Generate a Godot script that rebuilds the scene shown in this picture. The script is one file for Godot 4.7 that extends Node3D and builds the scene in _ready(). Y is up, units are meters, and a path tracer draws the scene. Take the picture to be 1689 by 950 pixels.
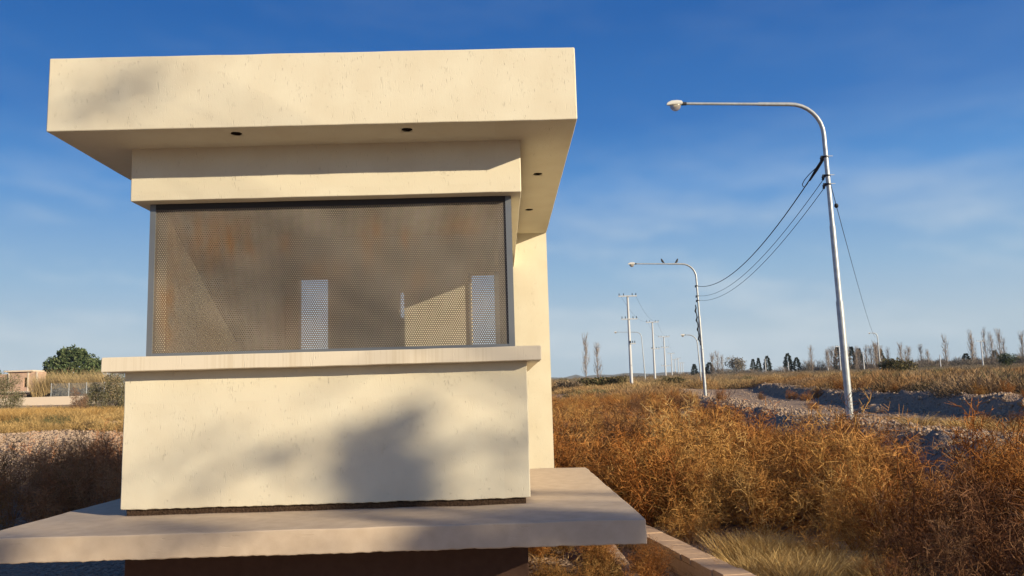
extends Node3D
# A cream plastered guard booth on a raised slab beside a dry weed field, street lamps and power poles behind.

const EYE := Vector3(0, 1.6, 0)
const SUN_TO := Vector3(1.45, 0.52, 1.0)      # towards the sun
const XL := -2.809
const XR := 0.191
const RL := -3.218
const RR := 0.601
const ZF := -5.725
const ZW := -6.183
const ZS := -6.046
const ZB := -9.931
const ZQ := -5.33
const ZQB := -9.086
const QL := -3.383
const QR := 0.891
const SL := -2.921
const SR := 0.298
const HRT := 4.117
const HS := 3.566
const HBB := 3.155
const HST := 1.955
const HSB := 1.849
const HWB := 0.847
const HQ := 0.80
const HQB := 0.644

var M := {}
var used := {}
var nz := FastNoiseLite.new()
var nz2 := FastNoiseLite.new()
var rng := RandomNumberGenerator.new()

# ------------------------------------------------------------------ mesh buffer
class MB:
	var v := PackedVector3Array()
	var n := PackedVector3Array()
	var c := PackedColorArray()
	var ix := PackedInt32Array()
	var with_n := true
	func _init(normals := true):
		with_n = normals
	func vert(p: Vector3, nn := Vector3.UP, col := Color.WHITE) -> int:
		v.append(p)
		if with_n: n.append(nn)
		c.append(col)
		return v.size() - 1
	func tri(a: int, b: int, d: int):
		ix.append(a); ix.append(b); ix.append(d)
	func quad(a: int, b: int, d: int, e: int):
		ix.append(a); ix.append(b); ix.append(d)
		ix.append(a); ix.append(d); ix.append(e)
	# flat quad with its own vertices; corners run clockwise as seen from the front
	func face(p0: Vector3, p1: Vector3, p2: Vector3, p3: Vector3, col := Color.WHITE):
		var nn := (p2 - p0).cross(p1 - p0).normalized()
		var a := vert(p0, nn, col); var b := vert(p1, nn, col); var d := vert(p2, nn, col); var e := vert(p3, nn, col)
		quad(a, b, d, e)
	func ribbon(a: Vector3, b: Vector3, wa: float, wb: float, side: Vector3, ca: Color, cb: Color):
		var i := vert(a - side * wa, Vector3.UP, ca); var j := vert(a + side * wa, Vector3.UP, ca)
		var k := vert(b + side * wb, Vector3.UP, cb); var l := vert(b - side * wb, Vector3.UP, cb)
		quad(i, j, k, l)
	func box(lo: Vector3, hi: Vector3, col := Color.WHITE):
		var x0 := lo.x; var y0 := lo.y; var z0 := lo.z; var x1 := hi.x; var y1 := hi.y; var z1 := hi.z
		face(Vector3(x0, y1, z1), Vector3(x1, y1, z1), Vector3(x1, y0, z1), Vector3(x0, y0, z1), col)
		face(Vector3(x1, y1, z0), Vector3(x0, y1, z0), Vector3(x0, y0, z0), Vector3(x1, y0, z0), col)
		face(Vector3(x0, y1, z0), Vector3(x0, y1, z1), Vector3(x0, y0, z1), Vector3(x0, y0, z0), col)
		face(Vector3(x1, y1, z1), Vector3(x1, y1, z0), Vector3(x1, y0, z0), Vector3(x1, y0, z1), col)
		face(Vector3(x0, y1, z0), Vector3(x1, y1, z0), Vector3(x1, y1, z1), Vector3(x0, y1, z1), col)
		face(Vector3(x0, y0, z1), Vector3(x1, y0, z1), Vector3(x1, y0, z0), Vector3(x0, y0, z0), col)
	# round tube along points with a radius at each
	func tube(pts: Array, rad: Array, sides := 8, col := Color.WHITE, caps := true):
		var base := v.size()
		var up := Vector3(0.31, 0.17, 0.93)
		for i in pts.size():
			var t: Vector3 = (pts[mini(i + 1, pts.size() - 1)] - pts[maxi(i - 1, 0)]).normalized()
			var s := up - t * up.dot(t)
			if s.length() < 0.05:
				s = Vector3.RIGHT - t * t.x
			s = s.normalized()
			up = s
			var b := t.cross(s)
			for k in sides:
				var a := TAU * k / sides
				var d := s * cos(a) + b * sin(a)
				vert(pts[i] + d * rad[i], d, col)
		for i in pts.size() - 1:
			for k in sides:
				var k2 := (k + 1) % sides
				quad(base + i * sides + k, base + (i + 1) * sides + k, base + (i + 1) * sides + k2, base + i * sides + k2)
		if caps:
			for e in [0, pts.size() - 1]:
				var t2: Vector3 = (pts[1] - pts[0]).normalized() * -1.0 if e == 0 else (pts[e] - pts[e - 1]).normalized()
				var ctr := vert(pts[e], t2, col)
				for k in sides:
					var p := vert(v[base + e * sides + k], t2, col)
					var q := vert(v[base + e * sides + (k + 1) % sides], t2, col)
					if e == 0: tri(ctr, p, q)
					else: tri(ctr, q, p)
	func mesh() -> ArrayMesh:
		var a := []
		a.resize(Mesh.ARRAY_MAX)
		a[Mesh.ARRAY_VERTEX] = v
		if with_n: a[Mesh.ARRAY_NORMAL] = n
		a[Mesh.ARRAY_COLOR] = c
		a[Mesh.ARRAY_INDEX] = ix
		var m := ArrayMesh.new()
		m.add_surface_from_arrays(Mesh.PRIMITIVE_TRIANGLES, a)
		return m

# ------------------------------------------------------------------ nodes
func numbered(called: String) -> String:
	var k: int = used.get(called, 0)
	used[called] = k + 1
	return called if k == 0 else "%s_%03d" % [called, k]

func tag(o: Node3D, label: String, category := "", group := "", kind := ""):
	if label: o.set_meta("label", label)
	if category: o.set_meta("category", category)
	if group: o.set_meta("group", group)
	if kind: o.set_meta("kind", kind)
	return o

func thing(called: String, label: String, category: String, at := Vector3.ZERO, turn := 0.0, group := "") -> Node3D:
	var o := Node3D.new()
	o.name = numbered(called)
	add_child(o)
	o.position = at
	o.rotation.y = turn
	tag(o, label, category, group)
	return o

func part(called: String, m: Mesh, mat: Material, parent: Node3D, at := Vector3.ZERO) -> MeshInstance3D:
	var o := MeshInstance3D.new()
	o.name = called
	o.mesh = m
	o.material_override = mat
	o.position = at
	parent.add_child(o, true)
	return o

func single(called: String, m: Mesh, mat: Material, at := Vector3.ZERO) -> MeshInstance3D:
	var o := MeshInstance3D.new()
	o.name = numbered(called)
	o.mesh = m
	o.material_override = mat
	o.position = at
	add_child(o)
	return o

func scatter(called: String, m: Mesh, mat: Material, xf: Array, cols: Array, label: String, category: String) -> MultiMeshInstance3D:
	var mm := MultiMesh.new()
	mm.transform_format = MultiMesh.TRANSFORM_3D
	mm.use_colors = cols.size() > 0
	mm.mesh = m
	mm.instance_count = xf.size()
	for i in xf.size():
		mm.set_instance_transform(i, xf[i])
		if cols.size() > 0: mm.set_instance_color(i, cols[i])
	var o := MultiMeshInstance3D.new()
	o.name = numbered(called)
	o.multimesh = mm
	o.material_override = mat
	add_child(o)
	tag(o, label, category, "", "stuff")
	return o

func ss(a: float, b: float, x: float) -> float:
	var t := clampf((x - a) / (b - a), 0.0, 1.0)
	return t * t * (3.0 - 2.0 * t)

func piece(x: float, xs: Array, ys: Array) -> float:
	for i in xs.size() - 1:
		if x <= xs[i + 1]:
			var t: float = clampf((x - xs[i]) / (xs[i + 1] - xs[i]), 0.0, 1.0)
			return lerpf(ys[i], ys[i + 1], t)
	return ys[-1]

# ------------------------------------------------------------------ terrain
func bank_edge(z: float) -> float:      # right edge of the weed flat: a low bank carries the gravel track
	return piece(-z, [0, 10, 15, 20, 30, 45, 80, 120], [10.5, 8.4, 8.5, 10.0, 10.9, 12.4, 17.5, 24.0])

func ridge_line(z: float) -> float:     # foot of the heaped earth ridge beyond the track
	return piece(-z, [0, 22, 27, 38, 47, 80, 120], [17.5, 17.0, 17.2, 18.3, 19.6, 25.3, 32.0])

func gh(x: float, z: float) -> float:
	var d := sqrt(x * x + z * z)
	var h := piece(d, [0, 14, 28, 65, 110, 180, 260, 400, 600, 1000, 3000, 9000], [0, 0, 0.10, 0.62, 1.9, 3.4, 5.2, 7.0, 9.3, 13.0, 26.0, 40.0])
	h *= lerpf(0.62, 1.0, ss(-45.0, 0.0, x))
	var f := ss(8.0, 30.0, d)
	h += nz.get_noise_2d(x * 0.35, z * 0.35) * 0.10 * f + nz2.get_noise_2d(x * 2.2, z * 2.2) * 0.03
	h += nz.get_noise_2d(x * 0.04 + 50.0, z * 0.04) * lerpf(0.12, 0.5, ss(-30.0, 10.0, x)) * ss(60.0, 160.0, d)
	if x > 4.0 and z < 6.0:
		var fz := 1.0 - ss(75.0, 115.0, -z)
		var w := 1.0 + nz.get_noise_2d(x * 1.1, z * 1.1) * 0.3
		var e := bank_edge(z) + nz2.get_noise_2d(x * 0.5, z * 0.5) * 0.5
		h += 0.42 * ss(e - 1.3, e, x) * fz * lerpf(1.0, 0.25, ss(e, e + 5.0, x))
		h -= 0.34 * ss(e - 5.0, e - 2.0, x) * (1.0 - ss(e - 1.6, e - 0.4, x)) * ss(11.0, 15.0, -z) * (1.0 - ss(30.0, 50.0, -z))
		var r := ridge_line(z) + nz2.get_noise_2d(z * 0.3, 7.0) * 0.6
		var rough := maxf(exp(-pow((x - r - 0.8) / 1.6, 2)), 0.7 * exp(-pow((x - e + 0.3) / 1.0, 2)))
		h += rough * fz * (nz.get_noise_2d(x * 9.0, z * 9.0) * 0.28 + nz2.get_noise_2d(x * 11.0, z * 11.0) * 0.10)
		h += (0.62 * ss(r, r + 0.8, x) - 0.22 * ss(r + 1.4, r + 5.0, x)) * fz * w
	return h

func on(x: float, z: float, dy := 0.0) -> Vector3:
	return Vector3(x, gh(x, z) + dy, z)

# ------------------------------------------------------------------ materials
func mat(col: Color, rough := 0.9, metal := 0.0) -> StandardMaterial3D:
	var m := StandardMaterial3D.new()
	m.albedo_color = col.linear_to_srgb()
	m.roughness = rough
	m.metallic = metal
	m.metallic_specular = 0.3
	return m

func vmat(rough := 0.95) -> StandardMaterial3D:
	var m := mat(Color.WHITE, rough)
	m.vertex_color_use_as_albedo = true
	m.metallic_specular = 0.15
	return m

func tri_map(m: StandardMaterial3D, scale: float, world := true):
	m.uv1_triplanar = true
	m.uv1_world_triplanar = world
	m.uv1_scale = Vector3.ONE * scale
	m.uv1_triplanar_sharpness = 4.0

func noise_tex(freq: float, lo: Color, hi: Color, oct := 5, seed_ := 3, size := 512, mid := -1.0) -> NoiseTexture2D:
	var f := FastNoiseLite.new()
	f.seed = seed_
	f.frequency = freq
	f.fractal_octaves = oct
	var t := NoiseTexture2D.new()
	t.width = size; t.height = size
	t.seamless = true
	t.noise = f
	var g := Gradient.new()
	g.set_color(0, lo.linear_to_srgb())
	g.set_color(1, hi.linear_to_srgb())
	if mid >= 0.0:
		g.add_point(mid, lo.lerp(hi, 0.5).linear_to_srgb())
	t.color_ramp = g
	return t

# scraped plaster: fine grain, and short upright scratches in loose clusters
func plaster_images(size: int, seed_: int, strokes: int, upright := true) -> Array:
	var r := RandomNumberGenerator.new()
	r.seed = seed_
	var h := PackedFloat32Array(); h.resize(size * size)
	var f := FastNoiseLite.new(); f.seed = seed_; f.frequency = 0.06; f.fractal_octaves = 3
	var g := FastNoiseLite.new(); g.seed = seed_ + 9; g.frequency = 0.008; g.fractal_octaves = 4
	for y in size:
		for x in size:
			# wraps by cross-fading the last 64 columns and rows
			h[y * size + x] = 0.72 + 0.02 * f.get_noise_2d(x * 1.0, y * (0.35 if upright else 1.0)) + 0.05 * r.randf()
	var done := 0
	while done < strokes:
		var cx := r.randi() % size
		var cy := r.randi() % size
		if g.get_noise_2d(cx, cy) < r.randf_range(-0.25, 0.35): continue
		done += 1
		var n := int(absf(r.randfn(0.0, 14.0))) + 4
		var depth := r.randf_range(0.08, 0.5) * (1.0 if r.randf() < 0.35 else 0.45)
		var x := float(cx)
		var wd := 1 if r.randf() < 0.7 else 2
		for k in n:
			x += r.randf_range(-0.35, 0.35)
			for q in wd:
				var xi := posmod(int(x) + q, size)
				var yi := posmod(cy + k, size)
				if not upright:
					var sw := xi; xi = yi; yi = sw
				h[yi * size + xi] -= depth * sin(PI * (k + 0.5) / n)
				var xl := posmod(xi - 2, size)
				h[yi * size + xl] += depth * 0.25
	var hi := Image.create(size, size, false, Image.FORMAT_L8)
	var ci := Image.create(size, size, false, Image.FORMAT_RGB8)
	var blot := FastNoiseLite.new(); blot.seed = seed_ + 4; blot.frequency = 0.004; blot.fractal_octaves = 5
	for y in size:
		for x in size:
			var v: float = clampf(h[y * size + x], 0.0, 1.0)
			hi.set_pixel(x, y, Color(v, v, v))
			var fx: float = minf(1.0, (size - x) / 96.0)
			var fy: float = minf(1.0, (size - y) / 96.0)
			var b := blot.get_noise_2d(x, y) * fx * fy
			var s := 0.98 + 0.022 * b + minf(0.0, (v - 0.6)) * 0.10  # scratches darken with depth: groove shade put into the colour
			ci.set_pixel(x, y, Color(s, s * (0.995 + 0.008 * b), s * (0.99 + 0.016 * b)))
	return [hi, ci]

func make_materials():
	var pl := plaster_images(1024, 11, 2600)
	var stucco := mat(Color(0.68, 0.63, 0.495), 0.92)
	stucco.albedo_texture = ImageTexture.create_from_image(pl[1])
	stucco.heightmap_enabled = true
	stucco.heightmap_texture = ImageTexture.create_from_image(pl[0])
	stucco.heightmap_scale = 0.6
	tri_map(stucco, 0.62)
	M.stucco = stucco
	# sill: the same plaster, with dirt that has run down in streaks
	var sill := mat(Color(0.645, 0.575, 0.46), 0.92)
	var im := Image.create(1024, 256, false, Image.FORMAT_RGB8)
	var f := FastNoiseLite.new(); f.seed = 5; f.frequency = 0.05; f.fractal_octaves = 4
	var f2 := FastNoiseLite.new(); f2.seed = 8; f2.frequency = 0.008; f2.fractal_octaves = 3
	for y in 256:
		for x in 1024:
			var e: float = minf(1.0, (1024 - x) / 60.0)
			var a: float = clampf(f.get_noise_2d(x * 1.8, y * 0.08) * 1.0 + f2.get_noise_2d(x, y * 0.2) * 0.9, 0.0, 1.0) * e
			im.set_pixel(x, y, Color(1.0 - 0.06 * a, 1.0 - 0.075 * a, 1.0 - 0.10 * a))
	sill.albedo_texture = ImageTexture.create_from_image(im)
	sill.heightmap_enabled = true
	sill.heightmap_texture = stucco.heightmap_texture
	sill.heightmap_scale = 0.4
	tri_map(sill, 0.4)
	M.sill = sill
	var slab := mat(Color(0.60, 0.485, 0.365), 0.95)
	var cp := plaster_images(512, 31, 260, false)
	var st := noise_tex(0.012, Color(0.84, 0.815, 0.79), Color(1, 1, 1), 6, 17, 1024)
	slab.albedo_texture = st
	slab.heightmap_enabled = true
	slab.heightmap_texture = ImageTexture.create_from_image(cp[0])
	slab.heightmap_scale = 0.6
	tri_map(slab, 0.55)
	M.slab = slab
	var mortar := mat(Color(0.085, 0.055, 0.038), 1.0)
	mortar.albedo_texture = noise_tex(0.08, Color(0.4, 0.35, 0.3), Color(1, 1, 1), 5, 21, 256)
	mortar.heightmap_enabled = true
	mortar.heightmap_texture = mortar.albedo_texture
	mortar.heightmap_scale = 2.0
	tri_map(mortar, 2.0)
	M.mortar = mortar
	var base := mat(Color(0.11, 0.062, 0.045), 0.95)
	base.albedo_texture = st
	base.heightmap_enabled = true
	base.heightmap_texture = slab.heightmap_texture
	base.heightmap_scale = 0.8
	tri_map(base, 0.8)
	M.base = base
	M.dark = mat(Color(0.035, 0.025, 0.02), 0.8)
	var steel := mat(Color(0.17, 0.185, 0.205), 0.55, 0.35)
	steel.roughness_texture = noise_tex(0.03, Color(0.3, 0.3, 0.3), Color(0.9, 0.9, 0.9), 4, 41, 256)
	tri_map(steel, 1.5)
	M.steel = steel
	var screen := vmat(0.6)
	screen.metallic = 0.25
	screen.metallic_specular = 0.35
	M.screen = screen
	var galv := mat(Color(0.50, 0.53, 0.55), 0.42, 0.3)
	galv.albedo_texture = noise_tex(0.02, Color(0.72, 0.72, 0.72), Color(1, 1, 1), 5, 51, 256)
	tri_map(galv, 0.9)
	M.galv = galv
	M.conc = mat(Color(0.52, 0.53, 0.54), 0.9)
	M.housing = mat(Color(0.62, 0.61, 0.57), 0.5)
	var lens := mat(Color(0.42, 0.36, 0.28), 0.2)
	lens.albedo_color.a = 0.6
	lens.transparency = BaseMaterial3D.TRANSPARENCY_ALPHA
	M.lens = lens
	M.wire = mat(Color(0.025, 0.027, 0.03), 0.7)
	M.iron = mat(Color(0.05, 0.05, 0.055), 0.7, 0.3)
	M.plant = vmat(1.0)
	M.leaf = vmat(0.7)
	var leafm: StandardMaterial3D = M.leaf
	leafm.backlight_enabled = true
	leafm.backlight = Color(0.35, 0.4, 0.2)
	var earth := mat(Color(0.42, 0.305, 0.225), 1.0)
	earth.albedo_texture = noise_tex(0.02, Color(0.50, 0.48, 0.46), Color(1, 1, 1), 7, 61, 1024)
	earth.heightmap_enabled = true
	earth.heightmap_texture = noise_tex(0.06, Color(0, 0, 0), Color(1, 1, 1), 6, 62, 512)
	earth.heightmap_scale = 6.0
	tri_map(earth, 0.35)
	M.earth = earth
	M.stone = vmat(0.95)
	M.bird = mat(Color(0.06, 0.055, 0.05), 0.8)
	var hill := mat(Color(0.13, 0.12, 0.10), 1.0)
	hill.albedo_texture = noise_tex(0.01, Color(0.5, 0.5, 0.5), Color(1, 1, 1), 6, 71, 512)
	tri_map(hill, 0.002)
	M.hill = hill
	var pink := mat(Color(0.55, 0.38, 0.29), 0.95)
	pink.albedo_texture = noise_tex(0.03, Color(0.75, 0.72, 0.7), Color(1, 1, 1), 5, 81, 256)
	tri_map(pink, 0.2)
	M.pink = pink
	M.pale = mat(Color(0.62, 0.52, 0.41), 0.95)
	M.brick = mat(Color(0.54, 0.38, 0.255), 0.95)
	var brk: StandardMaterial3D = M.brick
	brk.albedo_texture = st
	brk.heightmap_enabled = true
	brk.heightmap_texture = slab.heightmap_texture
	brk.heightmap_scale = 0.5
	tri_map(brk, 1.3)

# ------------------------------------------------------------------ plaster boxes: finely cut, softly rounded and a little uneven
func cuts(a: float, b: float, step: float, bev: float) -> Array:
	var out := [a, a + bev * 0.3, a + bev]
	var n := maxi(1, int(round((b - a - 2 * bev) / step)))
	for i in range(1, n):
		out.append(lerpf(a + bev, b - bev, float(i) / n))
	out.append_array([b - bev, b - bev * 0.3, b])
	return out

func rough_box(mb: MB, lo: Vector3, hi: Vector3, step := Vector3(0.1, 0.1, 0.1), bev := 0.012, amp := 0.003, rag := 0.0, holes := []):
	var cs := [cuts(lo.x, hi.x, step.x, bev), cuts(lo.y, hi.y, step.y, bev), cuts(lo.z, hi.z, step.z, bev)]
	for h in holes:       # h = [x, z, half]: a square left open in the underside
		for q in [h[0] - h[2], h[0] + h[2]]: cs[0].append(q)
		for q in [h[1] - h[2], h[1] + h[2]]: cs[2].append(q)
	cs[0].sort(); cs[2].sort()
	var inner_lo := lo + Vector3.ONE * bev
	var inner_hi := hi - Vector3.ONE * bev
	for ax in 3:
		var u := (ax + 1) % 3
		var w := (ax + 2) % 3
		for side in 2:
			var id := {}
			var cu: Array = cs[u]
			var cw: Array = cs[w]
			for i in cu.size():
				for j in cw.size():
					var p := Vector3.ZERO
					p[ax] = hi[ax] if side == 1 else lo[ax]
					p[u] = cu[i]; p[w] = cw[j]
					var q := p.clamp(inner_lo, inner_hi)
					var dir := (p - q).normalized()
					var pos := q + dir * bev
					pos += Vector3(nz2.get_noise_3dv(p * 9.0), nz2.get_noise_3dv(p * 9.0 + Vector3(40, 0, 0)), nz2.get_noise_3dv(p * 9.0 + Vector3(0, 40, 0))) * amp
					if rag > 0.0 and p.y < lo.y + bev * 1.5:
						var k := nz2.get_noise_3dv(p * 60.0) * 0.6 + nz.get_noise_3dv(p * 200.0) * 0.8
						pos.y += rag * k
					id[i * 10000 + j] = mb.vert(pos, dir)
			for i in cu.size() - 1:
				for j in cw.size() - 1:
					if ax == 1 and side == 0:
						var skip := false
						for h in holes:      # here u is z and w is x
							if absf((cw[j] + cw[j + 1]) / 2 - h[0]) < h[2] and absf((cu[i] + cu[i + 1]) / 2 - h[1]) < h[2]: skip = true
						if skip: continue
					var a: int = id[i * 10000 + j]; var b: int = id[(i + 1) * 10000 + j]
					var c: int = id[(i + 1) * 10000 + j + 1]; var d: int = id[i * 10000 + j + 1]
					if side == 1: mb.quad(a, d, c, b)
					else: mb.quad(a, b, c, d)

# an upright wall across z with openings [x0, x1, y0, y1]
func holed_wall(mb: MB, xs0: float, xs1: float, y0: float, y1: float, zf: float, zb: float, holes: Array):
	var cx := [xs0, xs1]
	var cy := [y0, y1]
	for h in holes:
		cx.append_array([h[0], h[1]]); cy.append_array([h[2], h[3]])
	cx.sort(); cy.sort()
	for i in cx.size() - 1:
		for j in cy.size() - 1:
			var mx: float = (cx[i] + cx[i + 1]) / 2
			var my: float = (cy[j] + cy[j + 1]) / 2
			var open := false
			for h in holes:
				if mx > h[0] and mx < h[1] and my > h[2] and my < h[3]: open = true
			if open: continue
			var a := Vector3(cx[i], cy[j], 0); var b := Vector3(cx[i + 1], cy[j + 1], 0)
			mb.face(Vector3(a.x, b.y, zf), Vector3(b.x, b.y, zf), Vector3(b.x, a.y, zf), Vector3(a.x, a.y, zf))
			mb.face(Vector3(b.x, b.y, zb), Vector3(a.x, b.y, zb), Vector3(a.x, a.y, zb), Vector3(b.x, a.y, zb))
	for h in holes:
		mb.face(Vector3(h[0], h[3], zf), Vector3(h[0], h[3], zb), Vector3(h[0], h[2], zb), Vector3(h[0], h[2], zf))
		mb.face(Vector3(h[1], h[3], zb), Vector3(h[1], h[3], zf), Vector3(h[1], h[2], zf), Vector3(h[1], h[2], zb))
		mb.face(Vector3(h[0], h[2], zf), Vector3(h[0], h[2], zb), Vector3(h[1], h[2], zb), Vector3(h[1], h[2], zf))
		mb.face(Vector3(h[0], h[3], zb), Vector3(h[0], h[3], zf), Vector3(h[1], h[3], zf), Vector3(h[1], h[3], zb))
	mb.face(Vector3(xs1, y1, zf), Vector3(xs1, y1, zb), Vector3(xs1, y0, zb), Vector3(xs1, y0, zf))
	mb.face(Vector3(xs0, y1, zb), Vector3(xs0, y1, zf), Vector3(xs0, y0, zf), Vector3(xs0, y0, zb))
	mb.face(Vector3(xs0, y1, zb), Vector3(xs1, y1, zb), Vector3(xs1, y1, zf), Vector3(xs0, y1, zf))

# hexagonal holes in offset rows, the metal between them with the thickness of the sheet inside each hole
func perforated(x0: float, x1: float, y0: float, y1: float, pitch: float, hole: float, thick: float) -> MB:
	var mb := MB.new()
	var row := pitch * 0.8660254
	var rr := pitch * 0.5773503
	var rh := hole * 0.5773503
	var rust := [[-2.55, 2.32, 0.09, 0.30, 1.0], [-2.36, 2.80, 0.30, 0.28, 0.55], [-2.10, 2.84, 0.10, 0.12, 0.9], [-1.90, 2.80, 0.07, 0.10, 0.8], [-2.15, 2.98, 0.25, 0.08, 0.6], [-1.62, 2.83, 0.10, 0.10, 0.5], [-0.98, 2.84, 0.09, 0.16, 0.9], [-0.71, 2.82, 0.06, 0.09, 0.9], [-0.3, 2.9, 0.15, 0.1, 0.4], [-1.5, 2.3, 0.25, 0.15, 0.3], [-0.62, 2.45, 0.12, 0.2, 0.3], [-1.3, 2.6, 0.4, 0.1, 0.25]]
	var ny := int((y1 - y0) / row)
	var nx := int((x1 - x0) / pitch)
	for j in ny:
		for i in nx:
			var c := Vector3(x0 + pitch * (i + 0.5 + 0.5 * (j % 2)), y0 + row * (j + 0.6), 0)
			if c.x > x1 - pitch * 0.4: continue
			var a := 0.0
			for q in rust:
				a += q[4] * exp(-pow((c.x - q[0]) / q[2], 2) - pow((c.y - q[1]) / q[3], 2))
			a = clampf(a * 0.6 * (0.7 + 1.1 * nz.get_noise_2d(c.x * 60, c.y * 22)) + 0.25 * maxf(0.0, nz.get_noise_2d(c.x * 9, c.y * 5)), 0.0, 1.0)
			var g := 0.92 + 0.25 * nz2.get_noise_2d(c.x * 8, c.y * 8) + rng.randf_range(-0.06, 0.06)
			var col := Color(0.20 * g, 0.175 * g, 0.145 * g).lerp(Color(0.25, 0.125, 0.045), a)
			var o := []
			for k in 6:
				var an := PI / 6 + k * PI / 3
				var d := Vector3(cos(an), sin(an), 0)
				o.append([mb.vert(c + d * rr, Vector3.BACK, col), mb.vert(c + d * rh, Vector3.BACK, col), d])
			for k in 6:
				var p = o[k]; var q = o[(k + 1) % 6]
				mb.quad(p[0], p[1], q[1], q[0])
				var inn: Vector3 = -(p[2] + q[2]).normalized()
				var e0 := mb.vert(c + p[2] * rh, inn, col); var e1 := mb.vert(c + q[2] * rh, inn, col)
				var e2 := mb.vert(c + q[2] * rh - Vector3(0, 0, thick), inn, col); var e3 := mb.vert(c + p[2] * rh - Vector3(0, 0, thick), inn, col)
				mb.quad(e0, e3, e2, e1)
	return mb

func build_booth():
	var b := thing("guard_booth", "cream plastered guard booth with flat overhanging roof and perforated metal window", "building", Vector3.ZERO)
	# roof with four round holes for lamps in its underside
	var holes := [[-1.905, -5.87, 0.045], [-0.65, -5.87, 0.045], [0.375, -7.19, 0.045], [0.345, -8.62, 0.045]]
	var mb := MB.new()
	rough_box(mb, Vector3(RL, HS, ZB + 0.0), Vector3(RR, HRT, ZF), Vector3(0.05, 0.09, 0.12), 0.010, 0.0022, 0.0, holes)
	var roof := part("roof", mb.mesh(), M.stucco, b)
	for h in holes:
		var t := MB.new()
		var n := 12
		var top := 0.14
		var ring := []
		for k in n:
			var a := TAU * (k + 0.5) / n
			var rx: float = h[2] * 0.93 * (1.0 + 0.07 * sin(k * 2.3))
			ring.append(Vector3(h[0] + cos(a) * rx, HS + 0.001, h[1] + sin(a) * rx))
		for k in n:       # plaster lip from the square cut to the round hole
			var p: Vector3 = ring[k]; var q: Vector3 = ring[(k + 1) % n]
			var po := p; var qo := q
			for z in 2:
				var d: Vector3 = (p if z == 0 else q) - Vector3(h[0], HS, h[1])
				var s: float = (h[2] + 0.004) / maxf(absf(d.x), absf(d.z))
				var w := Vector3(h[0] + d.x * s, HS + 0.003, h[1] + d.z * s)
				if z == 0: po = w
				else: qo = w
			t.face(p, q, qo, po)
		part("plaster_lip", t.mesh(), M.stucco, roof)
		var can := MB.new()
		for k in n:
			var p: Vector3 = ring[k]; var q: Vector3 = ring[(k + 1) % n]
			can.face(p, p + Vector3(0, top, 0), q + Vector3(0, top, 0), q)
			can.face(p + Vector3(0, top, 0), Vector3(h[0], HS + top, h[1]), q + Vector3(0, top, 0), q + Vector3(0, top, 0))
		part("lamp_hole", can.mesh(), M.dark, roof)  # inside coloured near black to deepen the shade in the hole
	# beam ring under the roof
	mb = MB.new()
	rough_box(mb, Vector3(XL, HBB, ZW - 0.24), Vector3(XR, HS + 0.01, ZW), Vector3(0.08, 0.1, 0.2), 0.008, 0.003)
	part("front_beam", mb.mesh(), M.stucco, b)
	for s in 2:
		mb = MB.new()
		var x: float = XL if s == 0 else XR - 0.24
		rough_box(mb, Vector3(x + 0.002 * s, HBB + 0.002, ZB - 0.01), Vector3(x + 0.24 - 0.002 * s, HS + 0.01, ZW - 0.242), Vector3(0.2, 0.1, 0.2), 0.006, 0.002)
		part("side_beam", mb.mesh(), M.stucco, b)
	# lower wall, its foot ragged
	mb = MB.new()
	rough_box(mb, Vector3(XL, HWB, ZW - 0.16), Vector3(XR, HSB + 0.004, ZW), Vector3(0.022, 0.09, 0.1), 0.008, 0.003, 0.006)
	part("front_wall", mb.mesh(), M.stucco, b)
	for s in 2:
		mb = MB.new()
		var x: float = XL if s == 0 else XR - 0.16
		var back := ZB - 0.02 if s == 0 else -9.07
		rough_box(mb, Vector3(x, HWB - 0.002, back), Vector3(x + 0.16, HSB + 0.004, ZW - 0.162), Vector3(0.1, 0.1, 0.12), 0.006, 0.002)
		part("side_wall", mb.mesh(), M.stucco, b)
	mb = MB.new()
	rough_box(mb, Vector3(XL + 0.035, HQ - 0.005, ZW - 0.14), Vector3(XR - 0.03, HWB + 0.02, ZW - 0.028), Vector3(0.03, 0.02, 0.1), 0.006, 0.009)
	part("mortar_joint", mb.mesh(), M.mortar, b)
	# window sill ledge, running round the corner
	mb = MB.new()
	rough_box(mb, Vector3(SL, HSB, ZW - 0.22), Vector3(SR, HST, ZS), Vector3(0.07, 0.05, 0.07), 0.007, 0.003)
	part("window_sill", mb.mesh(), M.sill, b)
	for s in 2:
		mb = MB.new()
		var x0: float = SL + 0.003 if s == 0 else XR - 0.2
		var x1: float = XL + 0.2 if s == 0 else SR - 0.003
		rough_box(mb, Vector3(x0, HSB + 0.002, -9.07 if s == 1 else ZB), Vector3(x1, HST - 0.002, ZW - 0.222), Vector3(0.1, 0.05, 0.2), 0.006, 0.002)
		part("side_sill", mb.mesh(), M.sill, b)
	# walls behind the steel corner posts
	for s in 2:
		mb = MB.new()
		var x: float = -2.69 if s == 0 else 0.0
		rough_box(mb, Vector3(x, HST - 0.01, ZB if s == 0 else -9.02), Vector3(x + 0.1, HBB + 0.01, -6.36), Vector3(0.1, 0.2, 0.2), 0.005, 0.002)
		part("upper_side_wall", mb.mesh(), M.stucco, b)
	# back wall with its slits, wider than the booth on the right
	mb = MB.new()
	holed_wall(mb, XL, RR - 0.004, HQB - 0.6, HS + 0.004, ZB, ZB - 0.16, [[-2.444, -2.083, 1.3, 3.08], [-1.221, -1.159, 2.56, 2.895], [-0.338, -0.057, 1.3, 3.08]])
	var back := part("back_wall", mb.mesh(), M.stucco, b)
	mb = MB.new()
	mb.box(Vector3(-0.372, 1.3, ZB), Vector3(-0.347, 3.09, ZB + 0.03))
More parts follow.
